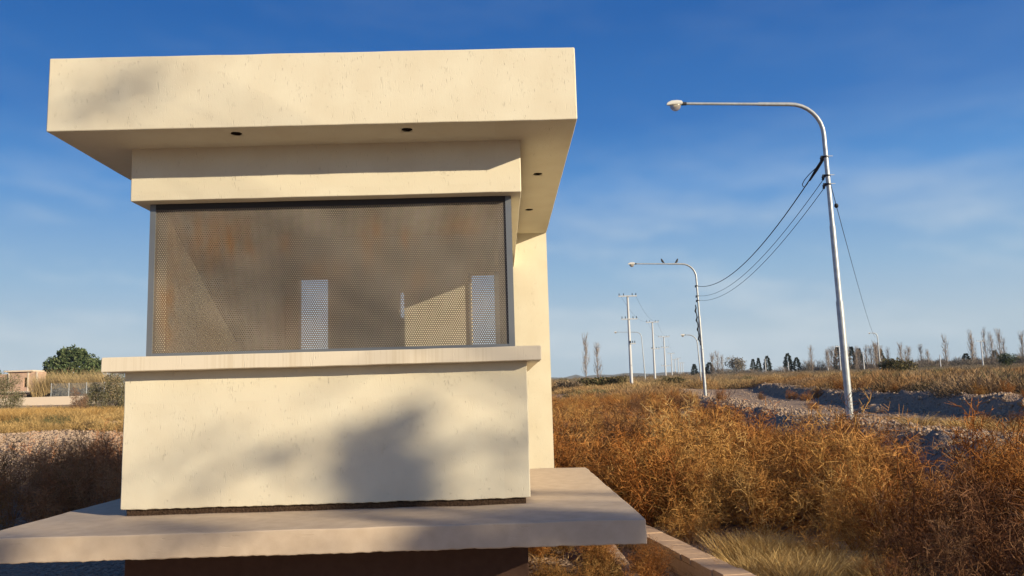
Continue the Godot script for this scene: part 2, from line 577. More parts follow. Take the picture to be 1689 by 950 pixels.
	part("door_jamb", mb.mesh(), M.steel, back)
	mb = MB.new()
	mb.box(Vector3(-0.052, 1.3, ZB + 0.002), Vector3(0.004, 3.09, ZB + 0.06))  # dark board added in place of the shaded wall strip beside the slit
	mb.box(Vector3(0.0, HQ, -9.066), Vector3(0.1, 3.09, -9.021))
	part("shade_board_and_frame", mb.mesh(), M.steel, back)
	# perforated screen in its steel frame
	var scr := perforated(-2.675, 0.085, HST + 0.035, 3.125, 0.0172, 0.0089, 0.002)
	var win := part("window", scr.mesh(), M.screen, b, Vector3(0, 0, -6.312))
	mb = MB.new()
	mb.box(Vector3(-2.705, HST, -6.35), Vector3(-2.662, HBB, -6.300))
	part("corner_post", mb.mesh(), M.steel, win, Vector3(0, 0, 6.312))
	mb = MB.new()
	mb.box(Vector3(0.066, HST, -6.35), Vector3(0.112, HBB, -6.300))
	part("corner_post", mb.mesh(), M.steel, win, Vector3(0, 0, 6.312))
	mb = MB.new()
	mb.box(Vector3(-2.662, HST, -6.348), Vector3(0.066, HST + 0.036, -6.302))
	part("bottom_rail", mb.mesh(), M.steel, win, Vector3(0, 0, 6.312))
	mb = MB.new()
	mb.box(Vector3(-2.662, 3.112, -6.348), Vector3(0.066, HBB, -6.302))
	part("top_rail", mb.mesh(), M.iron, win, Vector3(0, 0, 6.312))  # coloured darker than the steel rails, for the shade under the beam
	# slab and its base
	mb = MB.new()
	rough_box(mb, Vector3(QL, HQB, ZQB), Vector3(QR, HQ, ZQ), Vector3(0.022, 0.04, 0.1), 0.010, 0.005, 0.006)
	part("floor_slab", mb.mesh(), M.slab, b)
	mb = MB.new()
	mb.box(Vector3(XL + 0.01, HQB, ZB + 0.001), Vector3(XR - 0.01, HQ - 0.003, ZQB - 0.001))
	part("rear_floor", mb.mesh(), M.slab, b)
	mb = MB.new()
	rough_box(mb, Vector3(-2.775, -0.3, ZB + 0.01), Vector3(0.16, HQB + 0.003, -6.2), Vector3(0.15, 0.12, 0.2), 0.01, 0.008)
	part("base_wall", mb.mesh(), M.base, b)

# ------------------------------------------------------------------ kerbs
func kerb(called: String, a: Vector3, c: Vector3, wid: float, hgt: float, brick: float, label: String):
	var o := thing(called, label, "kerb", Vector3(a.x, 0, a.z))
	var dir := (c - a); dir.y = 0
	var ln := dir.length()
	dir = dir.normalized()
	o.rotation.y = atan2(-dir.z, dir.x)
	var mb := MB.new()
	rough_box(mb, Vector3(0, -0.25, -wid / 2 + 0.008), Vector3(ln, hgt - 0.05, wid / 2 - 0.008), Vector3(0.15, 0.1, 0.1), 0.006, 0.006)
	part("kerb_wall", mb.mesh(), M.brick, o)
	var kinds := []
	for k in 4:
		mb = MB.new()
		var j := rng.randf_range(0.003, 0.008)
		rough_box(mb, Vector3(0.004, 0, -wid / 2), Vector3(brick - j, 0.05, wid / 2 - rng.randf_range(0, 0.006)), Vector3(1, 1, 1), 0.005, 0.004)
		kinds.append(mb.mesh())
	for k in int(ln / brick):
		var p := part("brick", kinds[rng.randi() % 4], M.brick, o, Vector3(k * brick, hgt - 0.05 + rng.randf_range(-0.004, 0.006), rng.randf_range(-0.006, 0.006)))
		p.rotation.y = rng.randf_range(-0.02, 0.02)

# ------------------------------------------------------------------ plants
func perp(d: Vector3, r: RandomNumberGenerator) -> Vector3:
	var q := Vector3(r.randf() - 0.5, r.randf() - 0.5, r.randf() - 0.5)
	var s := d.cross(q)
	return s.normalized() if s.length() > 1e-4 else Vector3.RIGHT

# a dry bushy weed: bowed stems from one root, side branches, prickly twigs
func weed(seed_: int, stems: int, rad: float, hgt: float, erect: float, pal: Array, tw := 1.0, dens := 1.0) -> ArrayMesh:
	var r := RandomNumberGenerator.new()
	r.seed = seed_
	var mb := MB.new(false)
	for s in stems:
		var az := r.randf() * TAU
		var el := deg_to_rad(lerpf(r.randf_range(12, 85), r.randf_range(62, 88), erect))
		var d := Vector3(cos(az) * cos(el), sin(el), sin(az) * cos(el))
		var ln := 1.0 / sqrt(pow(cos(el) / rad, 2) + pow(sin(el) / hgt, 2)) * r.randf_range(0.72, 1.06)
		var p := Vector3(cos(az), 0, sin(az)) * r.randf() * 0.07
		var n := 7
		var col: Color = pal[r.randi() % pal.size()]
		col = col * r.randf_range(0.8, 1.2)
		var tip := col.lerp(pal[0], 0.3) * 1.12
		for i in n:
			var t := float(i) / n
			var nd := (d + Vector3(r.randf() - 0.5, r.randf() - 0.5, r.randf() - 0.5) * 0.28 + Vector3.UP * 0.10 * (1.0 - erect)).normalized()
			var q := p + nd * ln / n
			var w := lerpf(0.0042, 0.0022, t) * tw
			var sd := perp(nd, r)
			mb.ribbon(p, q, w, w * 0.9, sd, col, col)
			mb.ribbon(p, q, w, w * 0.9, sd.cross(nd), col, col)
			d = nd
			p = q
			if t < 0.12: continue
			for m in (2 if r.randf() < 0.7 * dens else 1):
				var side := (d * 0.75 + perp(d, r) * lerpf(0.9, 0.55, erect)).normalized()
				var sl := ln * r.randf_range(0.22, 0.42) * (1.15 - t * 0.7)
				var sp := p
				for k in 4:
					var snd := (side + Vector3(r.randf() - 0.5, r.randf() - 0.35, r.randf() - 0.5) * 0.5).normalized()
					var sq := sp + snd * sl / 4
					mb.ribbon(sp, sq, 0.0021 * tw, 0.0017 * tw, perp(snd, r), col, tip)
					side = snd
					sp = sq
					for u in (2 if r.randf() < 0.85 * dens else 1):
						var td := (snd * 0.6 + perp(snd, r)).normalized()
						var tl := r.randf_range(0.035, 0.11) * (hgt + 0.3)
						var e := sp + td * tl
						var tcol := tip * r.randf_range(0.75, 1.2)
						mb.ribbon(sp, e, 0.0020 * tw, 0.0011 * tw, perp(td, r), tcol, tcol)
						if r.randf() < 0.6:
							var e2 := e.lerp(sp, 0.45)
							var bd := (td + perp(td, r)).normalized()
							mb.ribbon(e2, e2 + bd * tl * 0.5, 0.0019 * tw, 0.0008 * tw, perp(bd, r), tcol, tcol)
	return mb.mesh()

func grass(seed_: int, blades: int, rad: float, hgt: float, pal: Array, w := 0.003) -> ArrayMesh:
	var r := RandomNumberGenerator.new()
	r.seed = seed_
	var mb := MB.new(false)
	for s in blades:
		var az := r.randf() * TAU
		var p := Vector3(cos(az), 0, sin(az)) * sqrt(r.randf()) * rad * 0.6
		var d := (Vector3(cos(az) * r.randf_range(0.05, 0.6), 1, sin(az) * r.randf_range(0.05, 0.6))).normalized()
		var ln := hgt * r.randf_range(0.5, 1.1)
		var col: Color = pal[r.randi() % pal.size()] * r.randf_range(0.8, 1.2)
		var sd := perp(d, r)
		for i in 4:
			var q := p + d * ln / 4
			mb.ribbon(p, q, w * (1.0 - 0.22 * i), w * (0.78 - 0.22 * i), sd, col, col)
			d = (d + Vector3(cos(az), -0.3, sin(az)) * 0.22 + Vector3(r.randf() - 0.5, 0, r.randf() - 0.5) * 0.2).normalized()
			p = q
	return mb.mesh()

# a soft clump of far brush: many strips standing in a low dome
func scrub(seed_: int, count: int, rad: float, hgt: float, w: float) -> ArrayMesh:
	var r := RandomNumberGenerator.new()
	r.seed = seed_
	var mb := MB.new(false)
	for s in count:
		var az := r.randf() * TAU
		var q := sqrt(r.randf())
		var p := Vector3(cos(az) * q * rad, 0, sin(az) * q * rad)
		p.y = r.randf() * hgt * (1.0 - q * q * 0.7) * 0.7
		var d := (Vector3(cos(az) * q * 0.8 + r.randfn(0, 0.6), 1.0, sin(az) * q * 0.8 + r.randfn(0, 0.6))).normalized()
		var g := r.randf_range(0.7, 1.25)
		var col := Color(g, g, g)
		var ln := hgt * r.randf_range(0.10, 0.30)
		mb.ribbon(p, p + d * ln, w, w * 0.4, perp(d, r), col, col)
	return mb.mesh()

# leafy crown: leaf-sized faces in clumps spread through lobes
func crown(seed_: int, lobes: Array, per: int, size: float, pal: Array, spread := 0.4) -> ArrayMesh:
	var r := RandomNumberGenerator.new()
	r.seed = seed_
	var mb := MB.new(false)
	for l in lobes:
		var ctr: Vector3 = l[0]
		var rd: Vector3 = l[1]
		for k in int(per * l[2]):
			var d := Vector3(r.randfn(), r.randfn(), r.randfn()).normalized()
			var p := ctr + d * rd * pow(r.randf(), spread)
			p += Vector3(nz.get_noise_3dv(p * 5), nz.get_noise_3dv(p * 5 + Vector3(9, 9, 9)), nz.get_noise_3dv(p * 5 + Vector3(0, 30, 0))) * rd * 0.35
			var a := Vector3(r.randf() - 0.5, r.randf() - 0.5, r.randf() - 0.5).normalized()
			var b := perp(a, r)
			var col: Color = pal[r.randi() % pal.size()] * r.randf_range(0.75, 1.25)
			var s := size * r.randf_range(0.6, 1.3)
			mb.ribbon(p - a * s, p + a * s, s * 0.5, s * 0.25, b, col, col)
	return mb.mesh()

func limb_mesh(paths: Array) -> ArrayMesh:
	var mb := MB.new()
	for p in paths: mb.tube(p[0], p[1], 6)
	return mb.mesh()

# bare upright poplar
func poplar_mesh(seed_: int, hgt: float, wid: float, count: int) -> ArrayMesh:
	var r := RandomNumberGenerator.new()
	r.seed = seed_
	var mb := MB.new(false)
	for s in count:
		var y := hgt * pow(r.randf(), 0.8) * 0.8
		var az := r.randf() * TAU
		var d := Vector3(cos(az) * 0.30, 1, sin(az) * 0.30).normalized()
		var ln := minf(hgt * r.randf_range(0.12, 0.3), hgt - y)
		var off := wid * 0.22 * (1.0 - y / hgt)
		var p := Vector3(cos(az) * off * r.randf(), y, sin(az) * off * r.randf())
		var g := r.randf_range(0.75, 1.2)
		var col := Color(0.31 * g, 0.25 * g, 0.20 * g)
		for i in 3:
			var q := p + d * ln / 3
			var sd := perp(d, r)
			mb.ribbon(p, q, 0.05 - 0.012 * i, 0.04 - 0.012 * i, sd, col, col)
			if true:
				var td := (d + perp(d, r) * 0.7).normalized()
				mb.ribbon(p, p + td * ln * 0.3, 0.022, 0.012, perp(td, r), col, col)
			d = (d + Vector3(0, 0.25, 0) + perp(d, r) * 0.1).normalized()
			p = q
	return mb.mesh()

func conifer_mesh(seed_: int, hgt: float, wid: float, count: int, round_ := 0.0) -> ArrayMesh:
	var r := RandomNumberGenerator.new()
	r.seed = seed_
	var mb := MB.new(false)
	for s in count:
		var t := r.randf()
		var y := hgt * (0.08 + 0.92 * t)
		var prof := lerpf(1.0 - t, sin(PI * (0.15 + 0.85 * t)), round_)
		prof *= 0.8 + 0.35 * nz.get_noise_2d(y * 9.0, seed_ * 3.0)
		var az := r.randf() * TAU
		var q := sqrt(r.randf()) * wid * 0.5 * prof
		var p := Vector3(cos(az) * q, y, sin(az) * q)
		var d := Vector3(cos(az), r.randf_range(-0.3, 0.5), sin(az)).normalized()
		var g := r.randf_range(0.6, 1.3)
		var col := Color(0.05 * g, 0.06 * g, 0.04 * g)
		mb.ribbon(p, p + d * wid * 0.16, wid * 0.05, wid * 0.02, perp(d, r), col, col)
	return mb.mesh()

# ------------------------------------------------------------------ poles and wires
func sag(a: Vector3, c: Vector3, drop: float, n := 24) -> Array:
	var out := []
	for i in n + 1:
		var t := float(i) / n
		out.append(a.lerp(c, t) - Vector3(0, drop * 4.0 * t * (1.0 - t), 0))
	return out

func wire(called: String, label: String, a: Vector3, c: Vector3, drop: float, rad: float, group := ""):
	var pts := sag(a, c, drop)
	var rr := []
	for p in pts: rr.append(rad)
	var mb := MB.new()
	mb.tube(pts, rr, 5)
	return tag(single(called, mb.mesh(), M.wire), label, "cable", group)

# street lamp: stepped pole that bends over into a long arm pointing left, with a lamp head
func street_lamp(at: Vector3, top: float, arm: float, thick: float, lean: float, label: String, fine := true) -> Node3D:
	var o := thing("street_lamp", label, "street lamp", at, 0.0, "street lamps along the dirt track")
	var sd := 12 if fine else 6
	var bend := 1.1
	var mb := MB.new()
	var low := top * 0.36
	var mid := top * 0.60
	var lx := lean / top
	mb.tube([Vector3(0, -0.6, 0), Vector3(lx * low, low, 0)], [0.115 * thick, 0.115 * thick], sd)
	mb.tube([Vector3(lx * low, low, 0), Vector3(lx * low, low + 0.05, 0), Vector3(lx * mid, mid, 0)], [0.113 * thick, 0.095 * thick, 0.095 * thick], sd)
	part("pole", mb.mesh(), M.galv, o)
	mb = MB.new()
	var pts := [Vector3(lx * mid, mid, 0), Vector3(lx * mid, mid + 0.04, 0), Vector3(lx * (top - bend), top - bend, 0)]
	var rad := [0.094 * thick, 0.078 * thick, 0.074 * thick]
	for k in range(1, 9):
		var a := PI / 2 * k / 8
		pts.append(Vector3(lx * (top - bend) - bend * (1 - cos(a)), top - bend + bend * sin(a), 0))
		rad.append(0.074 * thick - 0.001 * k)
	var e: Vector3 = pts[-1]
	var tip := e + Vector3(-arm, arm * 0.03, 0.0)
	pts.append(e.lerp(tip, 0.3)); rad.append(0.062 * thick)
	pts.append(e.lerp(tip, 0.305)); rad.append(0.05 * thick)
	pts.append(tip); rad.append(0.045 * thick)
	mb.tube(pts, rad, sd)
	part("arm", mb.mesh(), M.galv, o)
	# lamp head: cast neck, housing, drop lens, dark front
	mb = MB.new()
	mb.tube([tip, tip + Vector3(-0.16, 0, 0)], [0.055, 0.06], sd)
	part("neck", mb.mesh(), M.iron, o)
	var hp := tip + Vector3(-0.14, 0, 0)
	mb = MB.new()
	mb.tube([hp, hp + Vector3(-0.03, 0.01, 0), hp + Vector3(-0.18, 0.02, 0), hp + Vector3(-0.36, 0.015, 0), hp + Vector3(-0.48, -0.01, 0), hp + Vector3(-0.52, -0.03, 0)], [0.06, 0.10, 0.115, 0.105, 0.075, 0.03], 14)
	for i in mb.v.size():      # flattened underneath
		var p := mb.v[i]
		if p.y < hp.y - 0.03: mb.v[i] = Vector3(p.x, hp.y - 0.03 + (p.y - hp.y + 0.03) * 0.15, p.z)
	var hd := part("lamp_head", mb.mesh(), M.housing, o)
	mb = MB.new()
	var lc := hp + Vector3(-0.24, -0.045, 0)
	for j in 6:
		var a0 := PI / 2 * j / 5
		for k in 14:
			var b0 := TAU * k / 14
			mb.vert(lc + Vector3(cos(b0) * cos(a0) * 0.19, -sin(a0) * 0.21, sin(b0) * cos(a0) * 0.13), Vector3(cos(b0) * cos(a0) / 0.19, -sin(a0) / 0.15, sin(b0) * cos(a0) / 0.12).normalized())
	for j in 5:
		for k in 14:
			mb.quad(j * 14 + k, (j + 1) * 14 + k, (j + 1) * 14 + (k + 1) % 14, j * 14 + (k + 1) % 14)
	part("lens", mb.mesh(), M.lens, hd)
	mb = MB.new()
	mb.tube([lc + Vector3(0.08, -0.03, 0), lc + Vector3(-0.06, -0.04, 0)], [0.035, 0.045], 8)
	part("bulb", mb.mesh(), M.housing, hd)
	return o

func clamp_set(o: Node3D, lean: float, heights: Array):
	for h in heights:
		var mb := MB.new()
		var x: float = lean * h
		mb.tube([Vector3(x, h - 0.03, 0), Vector3(x, h + 0.03, 0)], [0.092, 0.092], 10)
		mb.box(Vector3(x - 0.16, h - 0.05, -0.06), Vector3(x - 0.08, h + 0.05, 0.0))
		part("clamp", mb.mesh(), M.iron, o)
		mb = MB.new()
		mb.box(Vector3(x - 0.02, h - 0.01, 0.093), Vector3(x + 0.19, h + 0.01, 0.112))
		part("bolt", mb.mesh(), M.galv, o)
		mb = MB.new()
		var q := Vector3(x - 0.1, h - 0.04, -0.16)
		mb.tube([q + Vector3(0, 0.08, 0), q + Vector3(0, 0.04, 0), q, q + Vector3(0, -0.04, 0), q + Vector3(0, -0.08, 0)], [0.02, 0.05, 0.03, 0.05, 0.02], 8)
		part("insulator", mb.mesh(), M.iron, o)

func power_pole(at: Vector3, hgt: float, rad: float, label: String, arms: Array, group := "power poles in a row beside the lamps", side := 6) -> Node3D:
	var o := thing("power_pole", label, "power pole", at, 0.0, group)
	var mb := MB.new()
	mb.tube([Vector3(0, -0.6, 0), Vector3(0, hgt, 0)], [rad * 1.25, rad * 0.75], side + 2)
	part("pole", mb.mesh(), M.conc, o)
	for a in arms:      # [height, left, right, thickness]
		mb = MB.new()
		var y: float = hgt * a[0]
		mb.box(Vector3(-a[1], y - a[3], rad * 0.8), Vector3(a[2], y + a[3], rad * 0.8 + a[3] * 2))
		var cr := part("crossarm", mb.mesh(), M.conc, o)
		for x in [-a[1] + 0.1, -a[1] * 0.45, a[2] * 0.5, a[2] - 0.1]:
			mb = MB.new()
			var q := Vector3(x, y + a[3], rad * 0.8 + a[3])
			mb.tube([q, q + Vector3(0, 0.1, 0), q + Vector3(0, 0.16, 0), q + Vector3(0, 0.3, 0)], [0.03, 0.07, 0.04, 0.06], 6)
			part("insulator", mb.mesh(), M.iron, cr)
	return o

# ------------------------------------------------------------------ ground sheet
func axis_cuts(lo: float, hi: float, step: float, far: float) -> Array:
	var out := []
	var x := lo
	while x <= hi:
		out.append(x)
		x += step
	var s := step
	while x < far:
		out.append(x)
		s *= 1.16
		x += s
	out.append(far)
	s = step
	x = lo - step
	while x > -far:
		out.push_front(x)
		s *= 1.16
		x -= s
	out.push_front(-far)
	return out

func build_ground():
	var xs := axis_cuts(-12.0, 34.0, 0.33, 7000.0)
	var zs := axis_cuts(-95.0, 4.0, 0.4, 7000.0)
	var mb := MB.new()
	for z in zs:
		for x in xs:
			mb.vert(Vector3(x, gh(x, z), z))
	var w := xs.size()
	for j in zs.size() - 1:
		for i in w - 1:
			mb.quad(j * w + i, j * w + i + 1, (j + 1) * w + i + 1, (j + 1) * w + i)
	for j in zs.size():
		for i in w:
			var l := mb.v[j * w + maxi(i - 1, 0)]; var r := mb.v[j * w + mini(i + 1, w - 1)]
			var u := mb.v[maxi(j - 1, 0) * w + i]; var d := mb.v[mini(j + 1, zs.size() - 1) * w + i]
			mb.n[j * w + i] = (d - u).cross(r - l).normalized()
	tag(single("ground", mb.mesh(), M.earth), "dry stony earth with a low bank and a heaped ridge along the track", "", "", "structure")
	# far hills
	mb = MB.new()
	var n := 160
	for i in n + 1:
		var a := lerpf(-1.2, 1.2, float(i) / n)
		for j in 4:
			var d: float = [3300.0, 3800.0, 4200.0, 5200.0][j]
			var h: float = [20.0, 66.0, 88.0, 20.0][j] + (nz.get_noise_2d(a * 400.0, j * 20.0) * 26.0 + nz2.get_noise_2d(a * 300.0, j * 5.0) * 10.0) * (1.0 if j in [1, 2] else 0.0)
			mb.vert(Vector3(sin(a) * d, h, -cos(a) * d), Vector3(0, 0.8, 0.6))
	for i in n:
		for j in 3:
			mb.quad(i * 4 + j, i * 4 + j + 1, (i + 1) * 4 + j + 1, (i + 1) * 4 + j)
	tag(single("hills", mb.mesh(), M.hill), "low bluish hills on the horizon", "", "", "structure")

func free_of_booth(x: float, z: float, r: float) -> bool:
	if x > -2.85 - r and x < 0.22 + r and z < -6.1 + r and z > -10.1 - r: return false
	if x > QL - r * 0.9 and x < QR + r * 0.9 and z < ZQ + r and z > ZQB - r * 0.6: return false
	return true

func build_weeds():
	var rust := [Color(0.33, 0.145, 0.044), Color(0.255, 0.10, 0.029), Color(0.39, 0.205, 0.07), Color(0.20, 0.075, 0.025)]
	var tan := [Color(0.45, 0.255, 0.085), Color(0.36, 0.185, 0.057), Color(0.29, 0.13, 0.04), Color(0.50, 0.32, 0.125)]
	var dull := [Color(0.46, 0.20, 0.085), Color(0.50, 0.26, 0.115), Color(0.34, 0.14, 0.06)]
	var kinds := []
	var brown := [Color(0.13, 0.062, 0.032), Color(0.17, 0.085, 0.045), Color(0.21, 0.12, 0.065), Color(0.10, 0.045, 0.024)]
	for k in 11:      # rust, tan, dark brown, and loose straw coloured ones
		var pal: Array = rust if k < 4 else (tan if k < 7 else (brown if k < 9 else [Color(0.42, 0.28, 0.12), Color(0.50, 0.36, 0.17), Color(0.33, 0.20, 0.08)]))
		kinds.append(weed(100 + k, [30, 26, 34, 22][k % 4], [0.62, 0.55, 0.72, 0.5][k % 4], [1.05, 1.2, 0.95, 1.1][k % 4], [0.1, 0.35, 0.0, 0.5][k % 4], pal, 1.35 if k < 9 else 1.2))
	var tall := []
	for k in 4:
		tall.append(weed(200 + k, 11, 0.40, 1.25, 0.8, dull if k < 3 else rust, 1.25))
	rng.seed = 77
	# thicket right of the booth: nearest bushes one by one, the rest as one mass
	var cand := []
	var z := -6.3
	while z > -62.0:
		var step := lerpf(0.62, 1.25, ss(8.0, 45.0, -z))
		var x := 0.4
		while x < 46.0:
			var px := x + rng.randf_range(-0.5, 0.5) * step
			var pz := z + rng.randf_range(-0.5, 0.5) * step
			x += step
			if not free_of_booth(px, pz, 0.55): continue
			var kx := 1.62 + (pz + 7.3) * 0.15      # kerb line
			if pz > -10.5 and px < kx + 0.48: continue
			# grassy opening beside the kerb
			if pz > -7.9 and px < 2.75: continue
			var e := bank_edge(pz)
			if px > e - 1.6 and px < ridge_line(pz) + 1.5:
				if rng.randf() < 0.93: continue
			elif px >= ridge_line(pz) + 1.5 and rng.randf() < 0.45: continue
			if -pz > 8.0 and px > 1.3 * -pz: continue
			var gap := nz.get_noise_2d(px * 3.1 + 200.0, pz * 3.1) + 0.5 * nz.get_noise_2d(px * 7.0, pz * 7.0 + 90.0)
			if gap < -0.21 and pz < -8.0: continue
			if px > e - 2.2 and px < e and pz < -12.0 and pz > -26.0 and rng.randf() < 0.75: continue
			if px / -pz > 0.485 and px / -pz < 0.57 and pz < -9.6: continue
			cand.append([Vector2(px, pz).length(), px, pz])
		z -= step * 0.85
	cand.sort_custom(func(a, b): return a[0] < b[0])
	var rest := []
	for i in cand.size():
		var c = cand[i]
		var s := rng.randf_range(0.62, 1.2)
		var lo := nz.get_noise_2d(c[1] * 1.6, c[2] * 1.6)
		s *= 1.0 + 0.35 * lo
		if c[2] < -20.0: s *= 0.85
		if c[2] > -7.6: s *= lerpf(0.5, 0.9, ss(2.9, 3.8, c[1]))
		if c[2] > -10.0 and c[2] <= -7.6 and c[1] > 2.8 and c[1] / -c[2] < 0.44: s = maxf(s, rng.randf_range(0.8, 1.12))
		if c[1] / -c[2] > 0.475 and c[1] / -c[2] < 0.58 and c[2] < -7.4: s *= 0.62
		# low growth before the bank, so that its shaded side shows
		if c[1] > 5.0 and c[2] < -12.5 and c[2] > -40.0: s *= lerpf(1.0, 0.55, ss(5.0, 7.5, c[1]))
		var xf := Transform3D(Basis(Vector3.UP, rng.randf() * TAU).scaled(Vector3(s * 1.05, s * rng.randf_range(0.92, 1.12), s * 1.05)), on(c[1], c[2], -0.04))
		if i < 290:
			var near: bool = c[2] > -9.5 and c[1] < 4.2
			var zone := nz2.get_noise_2d(c[1] * 1.1 + 300.0, c[2] * 1.1) + rng.randf_range(-0.35, 0.35)
			var kd: int = rng.randi() % 4
			if c[2] > -9.0 and c[1] > 3.4: zone -= 0.2
			if zone > 0.22: kd = 4 + rng.randi() % 3
			elif zone < -0.32: kd = 7 + rng.randi() % 2
			elif rng.randf() < 0.05 and c[2] < -9.0: kd = 9 + rng.randi() % 2
			var o := single("tumbleweed_bush", kinds[kd], M.plant)
			o.transform = xf
			if near:
				var kz := "behind the slab's corner" if c[2] < -8.6 else "close to the straw grass"
				tag(o, "dry tan and rust tumbleweed just beyond the brick kerb, " + kz, "dry bush", "tumbleweeds beside the brick kerb " + kz)
			else:
				var dd: float = -c[2]
				var az: float = c[1] / dd
				var band := "at the foot of the thicket" if dd < 7.6 else ("in the thicket's first rank" if dd < 9.5 else ("in the thicket's second rank" if dd < 12.0 else ("in the thicket's middle" if dd < 15.0 else ("in the thicket's rear half" if dd < 19.0 else "at the thicket's back"))))
				var side := "just right of the booth" if az < 0.13 else ("below the power poles" if az < 0.21 else ("below the second lamp post" if az < 0.29 else ("midway between the lamp posts" if az < 0.37 else ("below the nearest lamp post" if az < 0.46 else ("under the shaded bank" if az < 0.58 else "at the right edge")))))
				tag(o, "dry rust tumbleweed " + band + ", " + side, "dry bush", "tumbleweeds " + band + " " + side)
		else:
			rest.append(xf)
	var groups := [[], [], [], []]
	for i in rest.size(): groups[i % 4].append(rest[i])
	for k in 4:
		scatter("weed_thicket", kinds[[0, 2, 5, 8][k]], M.plant, groups[k], [], "rust brown mass of dry weeds reaching back to the lamp posts", "")
	# low weeds between base and kerbs, seen under the slab
	for i in 26:
		var p := Vector2(rng.randf_range(0.32, 1.25), rng.randf_range(-9.6, -6.2))
		if absf(p.x - 1.01) < 0.12: continue
		var o := single("low_weed", kinds[rng.randi() % 7], M.plant)
		var s := rng.randf_range(0.28, 0.42)
		o.transform = Transform3D(Basis(Vector3.UP, rng.randf() * TAU).scaled(Vector3(s, s, s)), on(p.x, p.y))
		tag(o, "small sunlit orange weed growing under the overhang of the floor slab", "dry bush", "small weeds under the slab")
	# left of the booth: taller upright weeds, most in the shade of the booth
	var spots := []
	for i in 190:
		var pz := rng.randf_range(-16.5, -10.2)
		var px := rng.randf_range(-11.5, -3.2)
		if px < pz * 0.75: continue
		if -pz < 13.0 and px < -6.0 and rng.randf() < 0.35: continue
		spots.append(Vector2(px, pz))
	for p in spots:
		var o := single("upright_weed", tall[rng.randi() % 4], M.plant)
		var s := rng.randf_range(0.55, 1.2)
		o.transform = Transform3D(Basis(Vector3.UP, rng.randf() * TAU).scaled(Vector3(s, s, s)), on(p.x, p.y, -0.03))
		var row := "nearest the slab" if -p.y < 12.0 else ("midway in the patch" if -p.y < 14.2 else "at the patch's far side")
		var col := "close to the booth" if p.x / p.y < 0.42 else ("central" if p.x / p.y < 0.54 else "toward the left edge")
		tag(o, "dark upright weed left of booth, " + row + ", " + col, "dry bush", "upright weeds " + row + " " + col)
	# pale grass tufts beside the kerb and on the track
	var straw := [Color(0.50, 0.33, 0.13), Color(0.40, 0.25, 0.09), Color(0.58, 0.42, 0.19)]
	var tufts := []
	for k in 3: tufts.append(grass(300 + k, 220, 0.32, 0.30, straw))
	for i in 60:
		var pz := rng.randf_range(-8.1, -6.5)
		var px := rng.randf_range(0.0, 1.0) + 1.95 + (pz + 7.3) * 0.15
		var o := single("grass_tuft", tufts[i % 3], M.plant)
		var s := rng.randf_range(0.55, 1.1)
		o.transform = Transform3D(Basis(Vector3.UP, rng.randf() * TAU).scaled(Vector3(s, s, s)), on(px, pz))
		var gz := "near the bottom edge" if pz > -7.0 else ("midway along the patch" if pz > -7.6 else "at the patch's far end")
		var gs := "against the kerb" if px < 2.25 + (pz + 7.3) * 0.15 else ("mid patch" if px < 2.65 + (pz + 7.3) * 0.15 else "beside the bushes")
		tag(o, "straw tuft right of the kerb, " + gz + ", " + gs, "grass tuft", "straw tufts " + gz + " " + gs)
	for p in [Vector2(11.9, -21.5), Vector2(12.4, -22.0), Vector2(12.9, -21.3), Vector2(11.3, -22.4), Vector2(13.3, -23.0)]:
		var o := single("grass_tuft", tufts[rng.randi() % 3], M.plant)
		o.transform = Transform3D(Basis(Vector3.UP, rng.randf() * TAU).scaled(Vector3(2.2, 1.4, 2.2)), on(p.x, p.y))
		tag(o, "bright yellow grass tuft on the gravel track right of the nearest lamp post", "grass tuft", "yellow grass on the track")
	# ground litter of broken stems
	var litter := grass(330, 40, 0.5, 0.14, [Color(0.40, 0.26, 0.13), Color(0.30, 0.17, 0.08)], 0.003)
	var lx := []
	for i in 1500:
		var pz := rng.randf_range(-30.0, -4.5)
		var px := rng.randf_range(0.25, 20.0)
		if px > -pz * 0.85 + 2.0: continue
		lx.append(Transform3D(Basis(Vector3.UP, rng.randf() * TAU).scaled(Vector3(1.4, 1.0, 1.4)), on(px, pz)))
	scatter("dry_litter", litter, M.plant, lx, [], "dry stems and short dead grass covering the earth", "")

